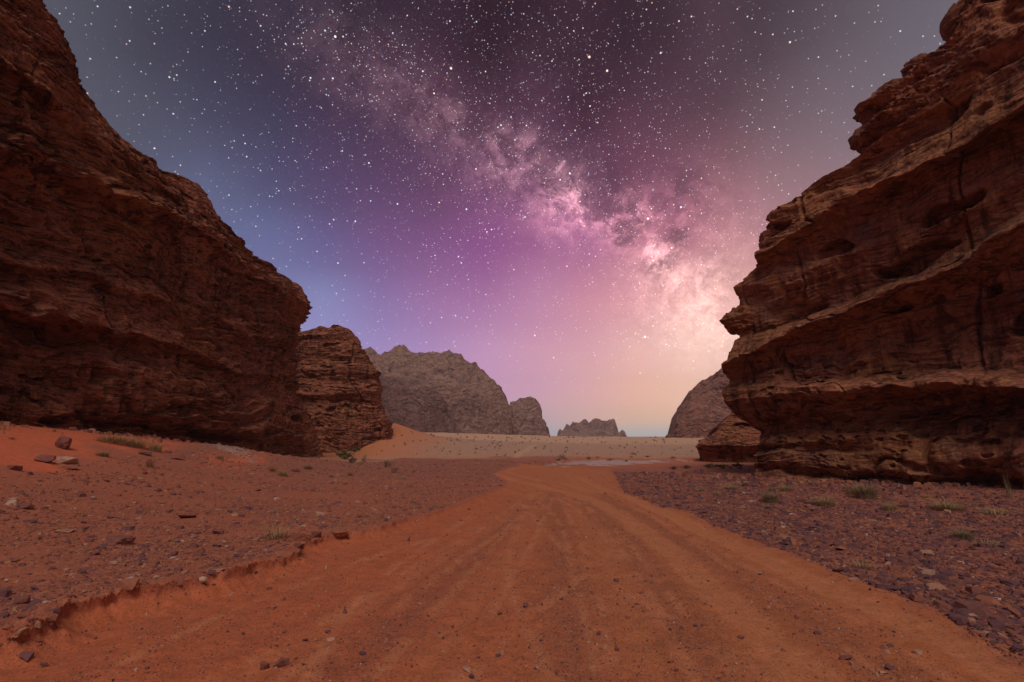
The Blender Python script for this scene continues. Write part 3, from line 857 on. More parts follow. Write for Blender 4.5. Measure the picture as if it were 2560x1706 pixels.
# ---- right cliff: a wall opening towards the camera, ending in an overhanging nose
PR = (10.9, 23.0); dR = np.array((4.1, -8.0)); dR /= np.linalg.norm(dR); nR = (-abs(dR[1]), -abs(dR[0]))
rowsR = [
    ([(1875, 1260), (2050, 1280), (2300, 1310), (2560, 1330)], [1.2, 1.5, 1.6, 1.6]),
    ([(1882, 1187), (2050, 1205), (2300, 1232), (2560, 1244)], [.8, 1.1, 1.3, 1.3]),
    ([(1886, 1172), (1980, 1185), (2120, 1200), (2160, 1192), (2300, 1212), (2380, 1205), (2560, 1222)], [.5, .5, .7, .2, .8, -.1, .3]),
    ([(1887, 1150), (1980, 1160), (2120, 1176), (2180, 1178), (2300, 1196), (2440, 1170), (2560, 1196)], [.6, .8, 1.0, .8, 1.1, .9, 1.1]),
    ([(1886, 1138), (1980, 1140), (2120, 1142), (2300, 1138), (2430, 1140), (2560, 1140)], [.6, .7, .8, 1.0, 1.1, 1.1]),
    ([(1890, 1128), (1960, 1126), (2120, 1134), (2220, 1122), (2350, 1108), (2560, 1102)], [.3, .3, .5, .8, .9, .9]),
    ([(1897, 1108), (1980, 1104), (2150, 1095), (2300, 1078), (2560, 1066)], [.4, .6, .7, .75, .7]),
    ([(1903, 1086), (2000, 1070), (2150, 1052), (2300, 1036), (2420, 1022), (2560, 1018)], [.0, .1, .15, .1, -.1, -.2]),
    ([(1900, 1076), (2000, 1060), (2150, 1042), (2300, 1024), (2420, 1008), (2560, 1003)], [.0, .0, -.05, -.2, -.4, -.5]),
    ([(1842, 1038), (2000, 1030), (2120, 1015), (2250, 1000), (2400, 985), (2560, 982)], [.7, .6, .3, .1, -.2, -.3]),
    ([(1814, 1003), (1900, 988), (1985, 982), (2080, 972), (2200, 970), (2400, 962), (2560, 960)], [1.1, 1.1, 1.2, 1.3, 1.4, 1.5, 1.6]),
    ([(1812, 985), (1900, 972), (1985, 972), (2080, 962), (2200, 958), (2400, 950), (2560, 948)], [1.1, 1.1, 1.1, 1.2, 1.25, 1.3, 1.4]),
    ([(1826, 955), (1990, 958), (2100, 944), (2250, 936), (2400, 926), (2560, 915)], [.7, .6, .3, .1, .0, .0]),
    ([(1822, 948), (1900, 918), (2040, 885), (2200, 850), (2400, 820), (2560, 800)], [.6, .4, .1, .1, -.2, -.2]),
    ([(1808, 932), (1900, 893), (2040, 840), (2200, 778), (2384, 735), (2470, 690), (2560, 650)], [.9, .6, .3, .3, .1, .1, .1]),
    ([(1805, 918), (1862, 884), (1980, 826), (2100, 780), (2197, 741), (2300, 705), (2384, 676), (2459, 612), (2560, 560)], [1.3, 1.3, 1.2, 1.2, 1.3, 1.3, 1.3, 1.2, 1.2]),
    ([(1808, 908), (1866, 876), (1980, 818), (2100, 772), (2197, 733), (2300, 698), (2384, 668), (2459, 604), (2560, 552)], [1.2, 1.2, 1.1, 1.1, 1.2, 1.2, 1.2, 1.1, 1.1]),
    ([(1846, 848), (1930, 826), (1990, 798), (2100, 758), (2210, 708), (2300, 690), (2400, 642), (2470, 588), (2560, 532)], [.5, .1, .0, .0, .0, .2, .1, .1, .1]),
    ([(1845, 800), (1930, 785), (2050, 742), (2200, 672), (2350, 610), (2560, 490)], [.5, .3, .2, .1, .0, .0]),
    ([(1846, 745), (1950, 720), (2100, 670), (2250, 610), (2400, 540), (2560, 440)], [.5, .5, .4, .3, .3, .3]),
    ([(1834, 722), (1950, 700), (2100, 645), (2250, 580), (2400, 505), (2560, 400)], [.8, .5, .5, .4, .3, .3]),
    ([(1868, 690), (1960, 665), (2100, 610), (2250, 540), (2400, 455), (2560, 345)], [.6, .4, .3, .2, .2, .2]),
    ([(1893, 668), (1960, 640), (2050, 600), (2150, 545), (2300, 460), (2430, 375), (2560, 290)], [.5, .3, .2, .1, .0, .0, .0]),
    ([(1888, 640), (1930, 620), (1990, 575), (2114, 498), (2260, 443), (2322, 402), (2413, 360), (2560, 254)], [1.0, 1., 1., 1., 1., 1.1, 1.1, 1.2]),
    ([(1892, 625), (1935, 608), (1990, 562), (2114, 486), (2260, 431), (2322, 390), (2413, 348), (2560, 240)], [.9, .9, .85, .85, .85, .9, .9, 1.]),
    ([(1902, 575), (1960, 545), (2040, 488), (2140, 430), (2260, 355), (2363, 292), (2446, 210), (2560, 140)], [.9, .7, .6, .5, .4, .4, .4, .4]),
    ([(1908, 560), (1926, 532), (2032, 462), (2135, 397), (2280, 292), (2363, 234), (2446, 140), (2560, 62)], [.9, .8, .7, .7, .7, .8, .8, .8]),
]
wrapR = [(.35, .6), (1.0, 1.5), (2.0, 2.6), (3.6, 3.6), (6.5, 4.7), (10, 5.6), (16, 6.5), (24, 7)]
GR_ = wall_rows(rowsR, PR, nR, 500, (dR[0], dR[1]), 15, wrapR, near_first=False, relief=1.1, wander=.55)
top0 = GR_[-1]
cap_rows = [top0 + np.array([-nR[0] * k, -nR[1] * k, h]) for k, h in ((.5, -.05), (1.2, -.1), (2.2, -.1), (4.5, -.2), (10, -.5), (22, -1))]
GR_ = np.concatenate([GR_, np.array(cap_rows)])
parts = []
add_grid(parts, GR_, False, L=1.0, seed=11.0, ledge=.46, pocket=1.0, rough=.5, flute=1.7, dip=(.0, .05))
# upper tier set back on top of the first
rowsT = [
    ([(2145, 430), (2300, 330), (2400, 260), (2560, 140)], [-.4, -.4, -.4, -.4]),
    ([(2139, 375), (2280, 275), (2363, 215), (2446, 120), (2560, 20)], [.0, .0, .0, .0, .0]),
    ([(2144, 335), (2280, 235), (2363, 165), (2446, 70), (2560, -40)], [.5, .2, -.2, -.3, -.4]),
    ([(2166, 292), (2280, 215), (2363, 150), (2446, 30), (2560, -90)], [.1, -.1, -.4, -.5, -.6]),
    ([(2162, 265), (2230, 230), (2330, 140), (2400, 80), (2460, -30), (2560, -150)], [.5, .2, -.1, -.3, -.4, -.5]),
    ([(2184, 232), (2218, 214), (2240, 214), (2277, 180), (2284, 153), (2320, 134), (2371, 112), (2386, 75), (2396, 35), (2409, 0), (2440, -90), (2560, -330)],
     [.0, -.1, -.1, -.2, -.3, -.4, -.6, -.7, -.7, -.8, -.9, -1.0])]
GT_ = wall_rows(rowsT, PR, nR, 330, (dR[0], dR[1]), 15, [(.5, .6), (1.4, 1.5), (3, 2.4), (7, 3.6), (14, 5)], near_first=False)
cp = [GT_[-1] + np.array([-nR[0] * k, -nR[1] * k, h]) for k, h in ((.8, .1), (2.5, .2), (7, 0), (20, -1))]
GT_ = np.concatenate([GT_, np.array(cp)])
add_grid(parts, GT_, False, L=.8, seed=21.0, ledge=.9, pocket=1.1, rough=1.2, flute=.5)


def lump(parts, c, axes, tip, rotz=0, seed=0, L=.35, n=(70, 110), flip=True):
    """a pointed block of rock; tip pulls the +x end out"""
    v = np.linspace(-math.pi / 2, math.pi / 2, n[0]); u = np.linspace(0, 2 * math.pi, n[1])
    VV, UU = np.meshgrid(v, u, indexing='ij')
    sq = lambda a: np.sign(a) * np.abs(a) ** .7
    X = sq(np.cos(VV)) * sq(np.cos(UU)); Y = sq(np.cos(VV)) * sq(np.sin(UU)); Z = sq(np.sin(VV))
    sh = 1 - tip * np.clip(X, 0, 1) ** 1.3
    Gd = np.stack([X * axes[0], Y * axes[1] * sh, Z * axes[2] * sh], -1)
    cz, sz = math.cos(rotz), math.sin(rotz)
    Gd = np.stack([Gd[..., 0] * cz - Gd[..., 1] * sz, Gd[..., 0] * sz + Gd[..., 1] * cz, Gd[..., 2]], -1) + np.array(c)
    n_ = Gd - np.array(c); n_ /= np.linalg.norm(n_, axis=2, keepdims=True) + 1e-9
    d, zz = rock_disp(Gd, L=L, seed=seed)
    G2 = Gd + n_ * (d * .95)[..., None]; G2[:, -1] = G2[:, 0]; G2[0] = G2[0].mean(0); G2[-1] = G2[-1].mean(0)
    off = sum(len(p[0]) for p in parts); f = grid_faces(*n, off)
    parts.append((G2.reshape(-1, 3), f if flip else f[:, ::-1], zz.ravel()))


def at_depth(px, py, Y):
    d = ray(px, py); return tuple(np.array([0, 0, CAMZ]) + d * (Y / d[1]))


bk = at_depth(1852, 800, 23.0)
lump(parts, bk, (.90, .8, .62), .60, math.radians(186), 5.0, .5)
for px, py, a, s_ in ((2170, 270, (.55, .6, .4), 2), (2150, 345, (.4, .5, .45), 3), (2225, 228, (.6, .6, .35), 4), (2290, 165, (.5, .5, .3), 6), (2400, 50, (.6, .7, .6), 7)):
    yy = {1: 22.8, 2: 18.9, 3: 19, 4: 18.2, 6: 17.5, 7: 16.4, 8: 22.9, 9: 23.1}[s_]
    c0 = at_depth(px + 6, py + 3, yy); lump(parts, c0, a, .3, math.radians(170), float(s_), .28, (40, 64))
build('cliff', parts, m_cliffR, 'overhanging striped sandstone cliff with jutting nose on the right side', 'cliff')

# ---- low outcrop behind the right nose
parts = []
PO, nO = (0, 44.0), (-.35, -.94)
rowsO = [([(1745, 1180), (2100, 1180)], 0), ([(1748, 1136), (1850, 1138), (2100, 1140)], 0), ([(1738, 1110), (1760, 1112), (1850, 1115), (2100, 1110)], .8), ([(1742, 1104), (1780, 1100), (1850, 1095), (2100, 1085)], .1),
         ([(1780, 1092), (1806, 1066), (1850, 1050), (2100, 1030)], -1.2), ([(1806, 1062), (1822, 1038), (1870, 1010), (2100, 960)], -2.2)]
GO = wall_rows(rowsO, PO, nO, 220, (1, 0), 4, [(.4, .9), (1.5, 2), (4, 3.5), (9, 6), (16, 10)], near_first=False)
GO = np.concatenate([GO, np.array([GO[-1] + np.array([k * .3, k, -k * .05]) for k in (1, 3, 8, 18)])])
add_grid(parts, GO, False, L=.8, seed=31, ledge=.9, pocket=1.0)
build('rock_outcrop', parts, m_cliffL, 'low dark red ledge running out from behind the right cliff nose', 'rock outcrop', 'structure')

# ---- second cliff on the left, beyond the first
parts = []
P2, n2_ = (0, 62.0), (.18, -.98)
rows2 = [([(700, 1230), (940, 1190), (975, 1180)], [1.5, 1.0, .5]), ([(700, 1150), (800, 1138), (880, 1110), (925, 1070), (962, 1052)], [1.5, 1.5, 1.2, .6, .2]),
         ([(700, 1060), (850, 1060), (944, 1036)], [.6, .8, .3]), ([(700, 1000), (850, 1000), (939, 1000)], [.4, .4, 0]), ([(700, 990), (850, 985), (937, 980)], [1.0, 1.0, .3]), ([(700, 950), (850, 948), (931, 948)], [.0, .0, -.2]),
         ([(700, 925), (850, 925), (934, 926)], [.4, .2, .2]), ([(700, 900), (850, 902), (915, 902)], [-.6, -.6, -.6]), ([(700, 868), (850, 870), (893, 872)], [-.4, -.6, -.8]), ([(700, 850), (800, 850), (884, 852)], [-1.2, -1., -1]),
         ([(700, 840), (790, 838), (874, 834)], [-.8, -.7, -1]),
         ([(700, 832), (745, 829), (788, 822), (800, 815), (822, 820), (832, 811), (845, 811), (860, 817)], [-2, -2, -2, -1.5, -1.5, -1.2, -1.2, -1.2])]
G2_ = wall_rows(rows2, P2, n2_, 260, (-1, 0), 14, [(.2, .7), (.3, 1.8), (-.3, 4), (-2, 8), (-6, 13), (-14, 18)], step=1.4, near_first=True, blur=3)
G2_ = np.concatenate([G2_, np.array([G2_[-1] + np.array([-k * .3, k, h]) for k, h in ((1, .1), (3, .2), (8, -.5), (18, -3))])])
add_grid(parts, G2_, True, L=1.0, seed=41, ledge=1.1, pocket=.7, rough=1.0, flute=.3)
build('cliff', parts, m_cliffL, 'second smaller rugged red cliff just beyond the left cliff, by the dune', 'cliff')


# ---- far mountains
def mountain(parts, sil, base_y, P, n, L, seed, prof, npx=None, flip=True, rnd=.12, **kw):
    a = np.array(sil, float); x0, x1 = a[0, 0], a[-1, 0]
    npx = npx or int((x1 - x0) / 1.3); x = np.linspace(x0, x1, npx)
    top = np.interp(x, a[:, 0], a[:, 1])
    e = (x - x0) / (x1 - x0); rr = rnd * (x1 - x0)
    ed = np.minimum(x - x0, x1 - x); back = np.where(ed < rr, 1 - np.sqrt(np.clip(1 - (1 - ed / rr) ** 2, 0, 1)), 0)
    depth = abs(P[1]); px2m = depth / F
    hmax = (base_y - top.min()) * px2m
    nv = int((base_y - top.min()) / 1.3) + 12
    fr = np.linspace(0, 1, nv); setb = np.interp(fr, [p[0] for p in prof], [p[1] for p in prof])
    G_ = []
    G_.append(on_wall(x, np.full(npx, base_y + 20.0), P, n, -back * rr * px2m + 0 * x))
    for f, s in zip(fr, setb):
        y = base_y + (top - base_y) * f
        G_.append(on_wall(x, y, P, n, -back * rr * px2m - s * (base_y - top) * px2m))
    G_ = np.array(G_)
    t = G_[-1]; G_ = np.concatenate([G_, np.array([t + np.array([0, k * hmax, -h * hmax]) for k, h in ((.1, .02), (.3, .1), (.8, .5), (1.2, 1.1))])])
    add_grid(parts, G_, flip, True, L=L, seed=seed, amp=.8, top=5.0, **kw)


parts = []
mountain(parts, [(850, 880), (885, 875), (896, 868), (906, 871), (926, 868), (935, 871), (937, 884), (953, 884), (958, 881), (972, 882), (985, 868), (1000, 864), (1016, 870), (1030, 877), (1042, 884), (1060, 884), (1085, 878),
                 (1110, 880), (1132, 879), (1147, 883), (1160, 895), (1180, 908), (1192, 908), (1200, 924), (1225, 944), (1240, 960), (1252, 966), (1256, 980), (1265, 992), (1272, 1012), (1280, 1034), (1286, 1060), (1291, 1090)],
         1092, (0, 430), (.22, -.975), 7.0, 51, [(0, 0), (.35, .05), (.6, .12), (.68, .32), (.85, .6), (1, .85)], ledge=.35, pocket=.3, rough=1.2, flute=4.0, rnd=.2)
build('mountain', parts, m_far, 'broad grey-brown rock massif rising beyond the dune', 'mountain')
parts = []
mountain(parts, [(850, 915), (900, 925), (960, 940), (1000, 948), (1040, 950), (1075, 968), (1105, 990), (1125, 1030), (1140, 1060), (1160, 1092)],
         1094, (0, 385), (.25, -.97), 5.5, 57, [(0, 0), (.5, .08), (.85, .22), (1, .5)], ledge=.6, pocket=.4, rough=1.2, flute=2.0)
build('mountain', parts, m_front, 'lower reddish rock shoulder in front of the massif, just above the dune', 'mountain')
parts = []
mountain(parts, [(1262, 1092), (1270, 1040), (1277, 1012), (1292, 1003), (1304, 996), (1316, 992), (1332, 996), (1345, 1003), (1354, 1024), (1358, 1046), (1370, 1062), (1378, 1092)], 1093, (0, 540), (.1, -.99), 8, 61,
         [(0, 0), (.5, .08), (1, .35)], ledge=.7, pocket=.4, rough=1.1, flute=2, rnd=.3)
build('mountain', parts, m_far, 'rounded rock tower at the right end of the grey massif', 'mountain')
parts = []
mountain(parts, [(1393, 1093), (1396, 1079), (1400, 1076), (1405, 1080), (1408, 1078), (1413, 1064), (1418, 1060), (1425, 1066), (1430, 1063), (1434, 1061), (1444, 1061), (1454, 1058), (1460, 1050), (1465, 1049), (1472, 1055), (1478, 1050), (1486, 1048),
                 (1510, 1048), (1536, 1048), (1540, 1060), (1547, 1080), (1553, 1076), (1560, 1075), (1566, 1083), (1572, 1094)], 1095, (0, 900), (.05, -1), 11, 71,
         [(0, 0), (.3, .2), (.4, .25), (1, .4)], ledge=.7, pocket=.4, rough=.9, flute=2, rnd=.1)
build('mountain', parts, m_far, 'small distant flat topped mesa in the middle of the horizon', 'mountain')
parts = []
mountain(parts, [(1667, 1096), (1676, 1084), (1690, 1066), (1697, 1045), (1700, 1028), (1712, 1008), (1723, 984), (1736, 970), (1755, 954), (1785, 938), (1804, 922), (1850, 895), (1950, 860), (2060, 850)], 1097, (0, 260), (-.3, -.95), 4.5, 81,
         [(0, 0), (.3, .12), (.6, .25), (1, .5)], ledge=1.8, pocket=.6, rough=1.1, flute=1.0, rnd=.15)
build('mountain', parts, m_rmt, 'stepped dusky red mountain half hidden behind the right cliff', 'mountain')


# ------------------------------------------------------------------ loose stones
def ground_hit(px, py):
    d = ray(px, py); ts = np.geomspace(2.5, 400, 4000) / d[1]
    h = zfast(d[0] * ts, d[1] * ts); i = int(np.argmax(CAMZ + d[2] * ts < h))
    return float(d[0] * ts[i]), float(d[1] * ts[i]), float(h[i])


TINT = {'purple': .12, 'dark': .22, 'brown': .42, 'red': .60, 'orange': .70, 'tan': .86, 'pale': .97}


def stone_mesh(kind, seed, tint, detail):
    rnd = random.Random(seed); bm = bmesh.new()
    npt = {'slab': 11, 'block': 12, 'boulder': 22, 'pebble': 26, 'spike': 8}[kind]
    for i in range(npt):
        if kind == 'slab':
            a = rnd.random() * 6.283; r = rnd.uniform(.72, 1.0); v = (math.cos(a) * r, math.sin(a) * r, rnd.choice((-1, 1)) * rnd.uniform(.75, 1))
        elif kind == 'spike':
            v = (rnd.uniform(-1, 1), rnd.uniform(-1, 1), -1) if i < 6 else (rnd.uniform(0, .5), rnd.uniform(-.2, .3), 1)
        elif kind == 'block':
            v = tuple((rnd.choice((-1, 1)) * rnd.uniform(.55, 1)) for _ in range(3))
        else:
            q = Vector((rnd.gauss(0, 1), rnd.gauss(0, 1), rnd.gauss(0, 1))).normalized(); v = tuple(q)
        bm.verts.new(v)
    bmesh.ops.convex_hull(bm, input=bm.verts[:])
    bmesh.ops.delete(bm, geom=[v for v in bm.verts if not v.link_faces], context='VERTS')
    bmesh.ops.dissolve_limit(bm, angle_limit=math.radians(9), verts=bm.verts[:], edges=bm.edges[:])
    bmesh.ops.bevel(bm, geom=bm.edges[:], offset=.06 if kind != 'pebble' else .16, segments=1, affect='EDGES', clamp_overlap=True)
    bmesh.ops.triangulate(bm, faces=bm.faces[:])
    if detail:
        for _ in range(detail): bmesh.ops.subdivide_edges(bm, edges=bm.edges[:], cuts=1, use_grid_fill=True)
        co = np.array([v.co for v in bm.verts]); dsp = fbm(co * 1.6 + seed, 4, .6) * .10 + fbm(co * np.array((1, 1, 5.)) + seed, 2) * .04
        for v, q in zip(bm.verts, dsp): v.co *= 1 + float(q)
    me = bpy.data.meshes.new('stone'); bm.to_mesh(me); bm.free(); me.materials.append(m_stone)
    a = me.attributes.new('tint', 'FLOAT', 'POINT'); a.data.foreach_set('value', np.full(len(me.vertices), tint, np.float32))
    return me


def place_stone(px, py, wpx, hpx, kind, tint, name, label, cat='stone', group=None, seed=0, rot=None, depth=None):
    """wpx, hpx: size seen in the photograph; the stone rests on the ground below (px, py + hpx / 2)"""
    x, y, z = ground_hit(px, py + hpx * .35)
    dist = y * CP + (z - CAMZ) * SP
    W = wpx / F * dist * .5; H = hpx / F * dist * .5
    if kind == 'slab': H = min(H, W * .40) * .85
    D = depth * W if depth else W * random.uniform(.55, .8)
    me = stone_mesh(kind, seed, TINT[tint], 2 if wpx > 30 else 1)
    o = bpy.data.objects.new(name, me); COL.objects.link(o)
    o.location = (x, y, z + H * .72)
    rz = rot if rot is not None else random.uniform(-.5, .5)
    o.rotation_euler = (random.uniform(-.12, .12), random.uniform(-.1, .1), rz)
    o.scale = (W, D, H)
    tag(o, label, cat, group); return o


STN = 'single stones lying on the canyon floor'
named = [
    (156, 1106, 46, 46, 'boulder', 'brown', 'boulder', 'biggest angular red boulder, alone on the sand slope at far left', 'boulder'),
    (297, 1352, 85, 26, 'slab', 'brown', 'rock_slab', 'long broken brown slab, largest on the left stony flat', 'rock slab'),
    (319, 1463, 46, 30, 'block', 'red', 'stone', 'angular reddish block sitting just behind the bank lip at left', 'stone'),
    (506, 1450, 20, 16, 'pebble', 'pale', 'stone', 'pale round cobble on top of the eroded bank at left', 'stone'),
    (54, 1500, 30, 20, 'block', 'brown', 'stone', 'greyish red block near the left edge above the bank', 'stone'),
    (48, 1583, 48, 22, 'slab', 'tan', 'stone', 'pinkish flat slab low at the left edge of the photo', 'stone'),
    (124, 1544, 46, 20, 'slab', 'red', 'stone', 'flat reddish plate lying just above the pinkish slab at left edge', 'stone'),
    (91, 1562, 26, 16, 'block', 'tan', 'stone', 'small pinkish stone between two larger plates at left edge', 'stone'),
    (757, 1345, 42, 20, 'block', 'red', 'stone', 'wide red rock on the bank, left neighbour of the rounded red boulder', 'stone'),
    (848, 1334, 50, 26, 'boulder', 'red', 'boulder', 'rounded red boulder at the lip where the bank meets the road', 'boulder'),
    (748, 1367, 24, 18, 'block', 'brown', 'stone', 'small brown block just below the wide red rock on the bank', 'stone'),
    (790, 1338, 24, 18, 'block', 'brown', 'stone', 'brown stone wedged between the red rock and the rounded boulder', 'stone'),
    (601, 1388, 42, 12, 'slab', 'purple', 'stone', 'long purple grey slab alone on the middle of the left bank', 'stone'),
    (525, 1433, 26, 10, 'slab', 'purple', 'stone', 'purple flat stone touching the pale slab above the cobble', 'stone'),
    (547, 1427, 32, 10, 'slab', 'tan', 'stone', 'thin pale slab beside the purple flat stone above the cobble', 'stone'),
    (348, 1279, 20, 9, 'slab', 'dark', 'stone', 'small dark flat stone in the middle of the left flat', 'stone'),
    (543, 1365, 26, 9, 'slab', 'purple', 'stone', 'grey purple plate behind the long purple slab on the left bank', 'stone'),
    (470, 1292, 52, 10, 'slab', 'brown', 'rock_slab', 'long thin dark brown slab midway up the left flat', 'rock slab'),
    (62, 1266, 38, 15, 'boulder', 'brown', 'stone', 'rounded brown stone far up the left flat near the photo edge', 'stone'),
    (858, 1525, 21, 21, 'spike', 'dark', 'stone', 'dark pyramid shaped stone standing on the left of the road', 'stone'),
    (701, 1660, 38, 25, 'block', 'brown', 'stone', 'large tilted brown block on the road at the bottom', 'stone'),
    (661, 1667, 22, 20, 'block', 'brown', 'stone', 'small squarish stone left of the large tilted block on the road', 'stone'),
    (689, 1669, 10, 8, 'pebble', 'pale', 'pebble', 'tiny pale pebble resting in front of the large tilted road block', 'pebble'),
    (763, 1600, 18, 9, 'slab', 'dark', 'stone', 'dark flat stone left of the whitish flake on the road', 'stone'),
    (819, 1580, 15, 9, 'pebble', 'purple', 'stone', 'blue purple pebble just above the whitish flake on the road', 'stone'),
    (827, 1599, 26, 10, 'slab', 'pale', 'stone', 'whitish flat flake on the left half of the road', 'stone'),
    (608, 1585, 12, 7, 'pebble', 'dark', 'pebble', 'small dark pebble on smooth sand below the bank', 'pebble'),
    (1022, 1349, 15, 13, 'spike', 'dark', 'stone', 'dark jagged stone on the road near its left edge, farther off', 'stone'),
    (1314, 1515, 17, 10, 'block', 'dark', 'stone', 'dark angular stone in the middle of the road', 'stone'),
    (1403, 1497, 16, 8, 'slab', 'dark', 'stone', 'dark flat stone right of the angular stone mid road', 'stone'),
    (1167, 1676, 21, 11, 'block', 'tan', 'stone', 'pinkish stone at the bottom centre of the road', 'stone'),
    (1179, 1692, 18, 13, 'pebble', 'purple', 'stone', 'round purple stone below the pinkish one at bottom centre', 'stone'),
    (1246, 1638, 18, 9, 'slab', 'purple', 'stone', 'purple stone up and right of the pinkish bottom centre stone', 'stone'),
    (1542, 1452, 15, 9, 'block', 'dark', 'stone', 'dark stone alone on the right centre of the road', 'stone'),
    (1345, 1302, 11, 5, 'slab', 'dark', 'pebble', 'far dark flat stone near the middle of the road', 'pebble'),
    (906, 1634, 22, 10, 'slab', 'purple', 'stone', 'purple flat stone low on the left half of the road', 'stone'),
    (2100, 1426, 52, 15, 'slab', 'purple', 'rock_slab', 'wide purple slab at the road edge of the right gravel flat', 'rock slab'),
    (1853, 1594, 18, 10, 'pebble', 'brown', 'stone', 'rounded brown stone between the two right tyre tracks', 'stone'),
    (2224, 1668, 40, 13, 'slab', 'dark', 'rock_slab', 'long dark slab at bottom right in the stony strip', 'rock slab'),
    (2209, 1681, 20, 9, 'block', 'pale', 'stone', 'white stone touching the long dark slab at bottom right', 'stone'),
    (2296, 1630, 30, 9, 'slab', 'tan', 'stone', 'pale flat slab on the bottom right part of the road', 'stone'),
    (1901, 1435, 22, 6, 'slab', 'pale', 'stone', 'thin pale flake between the tyre tracks on the right', 'stone'),
    (1921, 1521, 14, 12, 'pebble', 'tan', 'stone', 'pale tan lump between the right tyre tracks', 'stone'),
    (2042, 1583, 23, 8, 'slab', 'dark', 'stone', 'dark flat stone in the right stony strip of the road', 'stone'),
    (2205, 1618, 24, 12, 'slab', 'brown', 'stone', 'brown plate behind the long dark slab at bottom right', 'stone'),
    (2115, 1645, 30, 14, 'block', 'brown', 'stone', 'clustered brown stone left of the long dark bottom right slab', 'stone'),
    (2525, 1457, 46, 12, 'slab', 'purple', 'rock_slab', 'broad purple slab at the right edge of the gravel flat', 'rock slab'),
    (2456, 1492, 60, 14, 'slab', 'purple', 'rock_slab', 'longest purple slab on the right gravel flat', 'rock slab'),
    (2498, 1411, 36, 10, 'slab', 'dark', 'stone', 'dark slab higher up near the right edge of the gravel flat', 'stone'),
    (2120, 1330, 30, 9, 'slab', 'brown', 'stone', 'brown plate upper middle of the right gravel flat', 'stone'),
    (2085, 1363, 22, 11, 'block', 'dark', 'stone', 'dark chunk standing up from the middle of the right gravel', 'stone'),
    (1842, 1307, 16, 8, 'slab', 'pale', 'stone', 'pale chip close to the road edge on the far right gravel', 'stone'),
    (2363, 1386, 36, 8, 'slab', 'brown', 'stone', 'brown flat slab below the grass tuft on the right gravel', 'stone'),
    (2135, 1449, 30, 8, 'slab', 'tan', 'stone', 'tan flake just below the wide purple slab at road edge', 'stone'),
    (2385, 1545, 30, 12, 'slab', 'purple', 'stone', 'purple slab on the lower right gravel by the road edge', 'stone'),
    (2545, 1622, 40, 14, 'slab', 'purple', 'stone', 'purple slab cut by the lower right corner of the photo', 'stone'),
    (110, 1148, 50, 22, 'boulder', 'brown', 'stone', 'low grey brown rock below the big boulder at far left', 'stone'),
    (172, 1153, 46, 22, 'block', 'pale', 'rock_slab', 'pale pink rock slab poking from sand below the big boulder', 'rock slab'),
    (168, 1168, 52, 12, 'slab', 'red', 'stone', 'flat red rock in front of the pale pink slab', 'stone'),
    (36, 1171, 34, 14, 'block', 'brown', 'stone', 'brown rock high on the left flat at the photo edge', 'stone'),
    (75, 1183, 24, 9, 'slab', 'dark', 'stone', 'dark flat rock right of the brown rock at left edge', 'stone'),
    (364, 1134, 48, 10, 'slab', 'dark', 'rock_slab', 'dark purple slab lying on the slope beneath the left cliff', 'rock slab'),
    (430, 1142, 60, 10, 'slab', 'brown', 'rock_slab', 'brown slab right of the dark purple one beneath left cliff', 'rock slab'),
    (359, 1182, 24, 8, 'slab', 'brown', 'stone', 'brown oval stone at the foot of the sand slope', 'stone'),
    (73, 1303, 36, 8, 'slab', 'purple', 'stone', 'purple grey flake near the left edge of the flat', 'stone'),
    (160, 1328, 50, 10, 'slab', 'tan', 'stone', 'thin tan plate left of the long broken brown slab', 'stone'),
    (320, 1321, 36, 12, 'slab', 'purple', 'stone', 'purple plate directly behind the long broken brown slab', 'stone'),
    (255, 1371, 30, 10, 'slab', 'dark', 'stone', 'dark slab tucked under the left end of the long broken slab', 'stone'),
    (545, 1330, 34, 14, 'slab', 'brown', 'stone', 'flat brown stone beside the faint grass on the left bank', 'stone'),
    (205, 1430, 26, 12, 'slab', 'dark', 'stone', 'dark hooked stone up and left of the angular reddish block', 'stone'),
    (88, 1471, 30, 9, 'slab', 'purple', 'stone', 'purple flake above the greyish red block at left', 'stone'),
    (135, 1527, 28, 12, 'slab', 'dark', 'stone', 'dark flat stone above the bank in the lower left', 'stone'),
    (175, 1515, 34, 10, 'slab', 'brown', 'stone', 'brown slab right of the dark flat stone in lower left', 'stone'),
    (8, 1485, 30, 16, 'block', 'dark', 'stone', 'dark block cut off by the left edge of the photo', 'stone'),
    (10, 1540, 24, 14, 'block', 'purple', 'stone', 'bluish block at the left photo edge below the dark one', 'stone'),
    (215, 1490, 14, 8, 'slab', 'purple', 'stone', 'small purple chip between the angular block and the bank at left', 'stone'),
    (108, 1664, 20, 12, 'block', 'brown', 'stone', 'brown stone at the foot of the bank at bottom left', 'stone'),
    (62, 1642, 30, 14, 'block', 'dark', 'stone', 'dark clod in the bank shadow at bottom left', 'stone')]
for i, (px, py, wp, hp, kd, tn, nm, lb, ct) in enumerate(named):
    place_stone(px, py, wp, hp, kd, tn, nm, lb, ct, None, 100 + i)


def where_px(x, y, z):
    v = np.array([x, y, z - CAMZ]); zc = v[1] * CP + v[2] * SP; yc = -v[1] * SP + v[2] * CP
    return 1280 + v[0] / zc * F, 853 - yc / zc * F


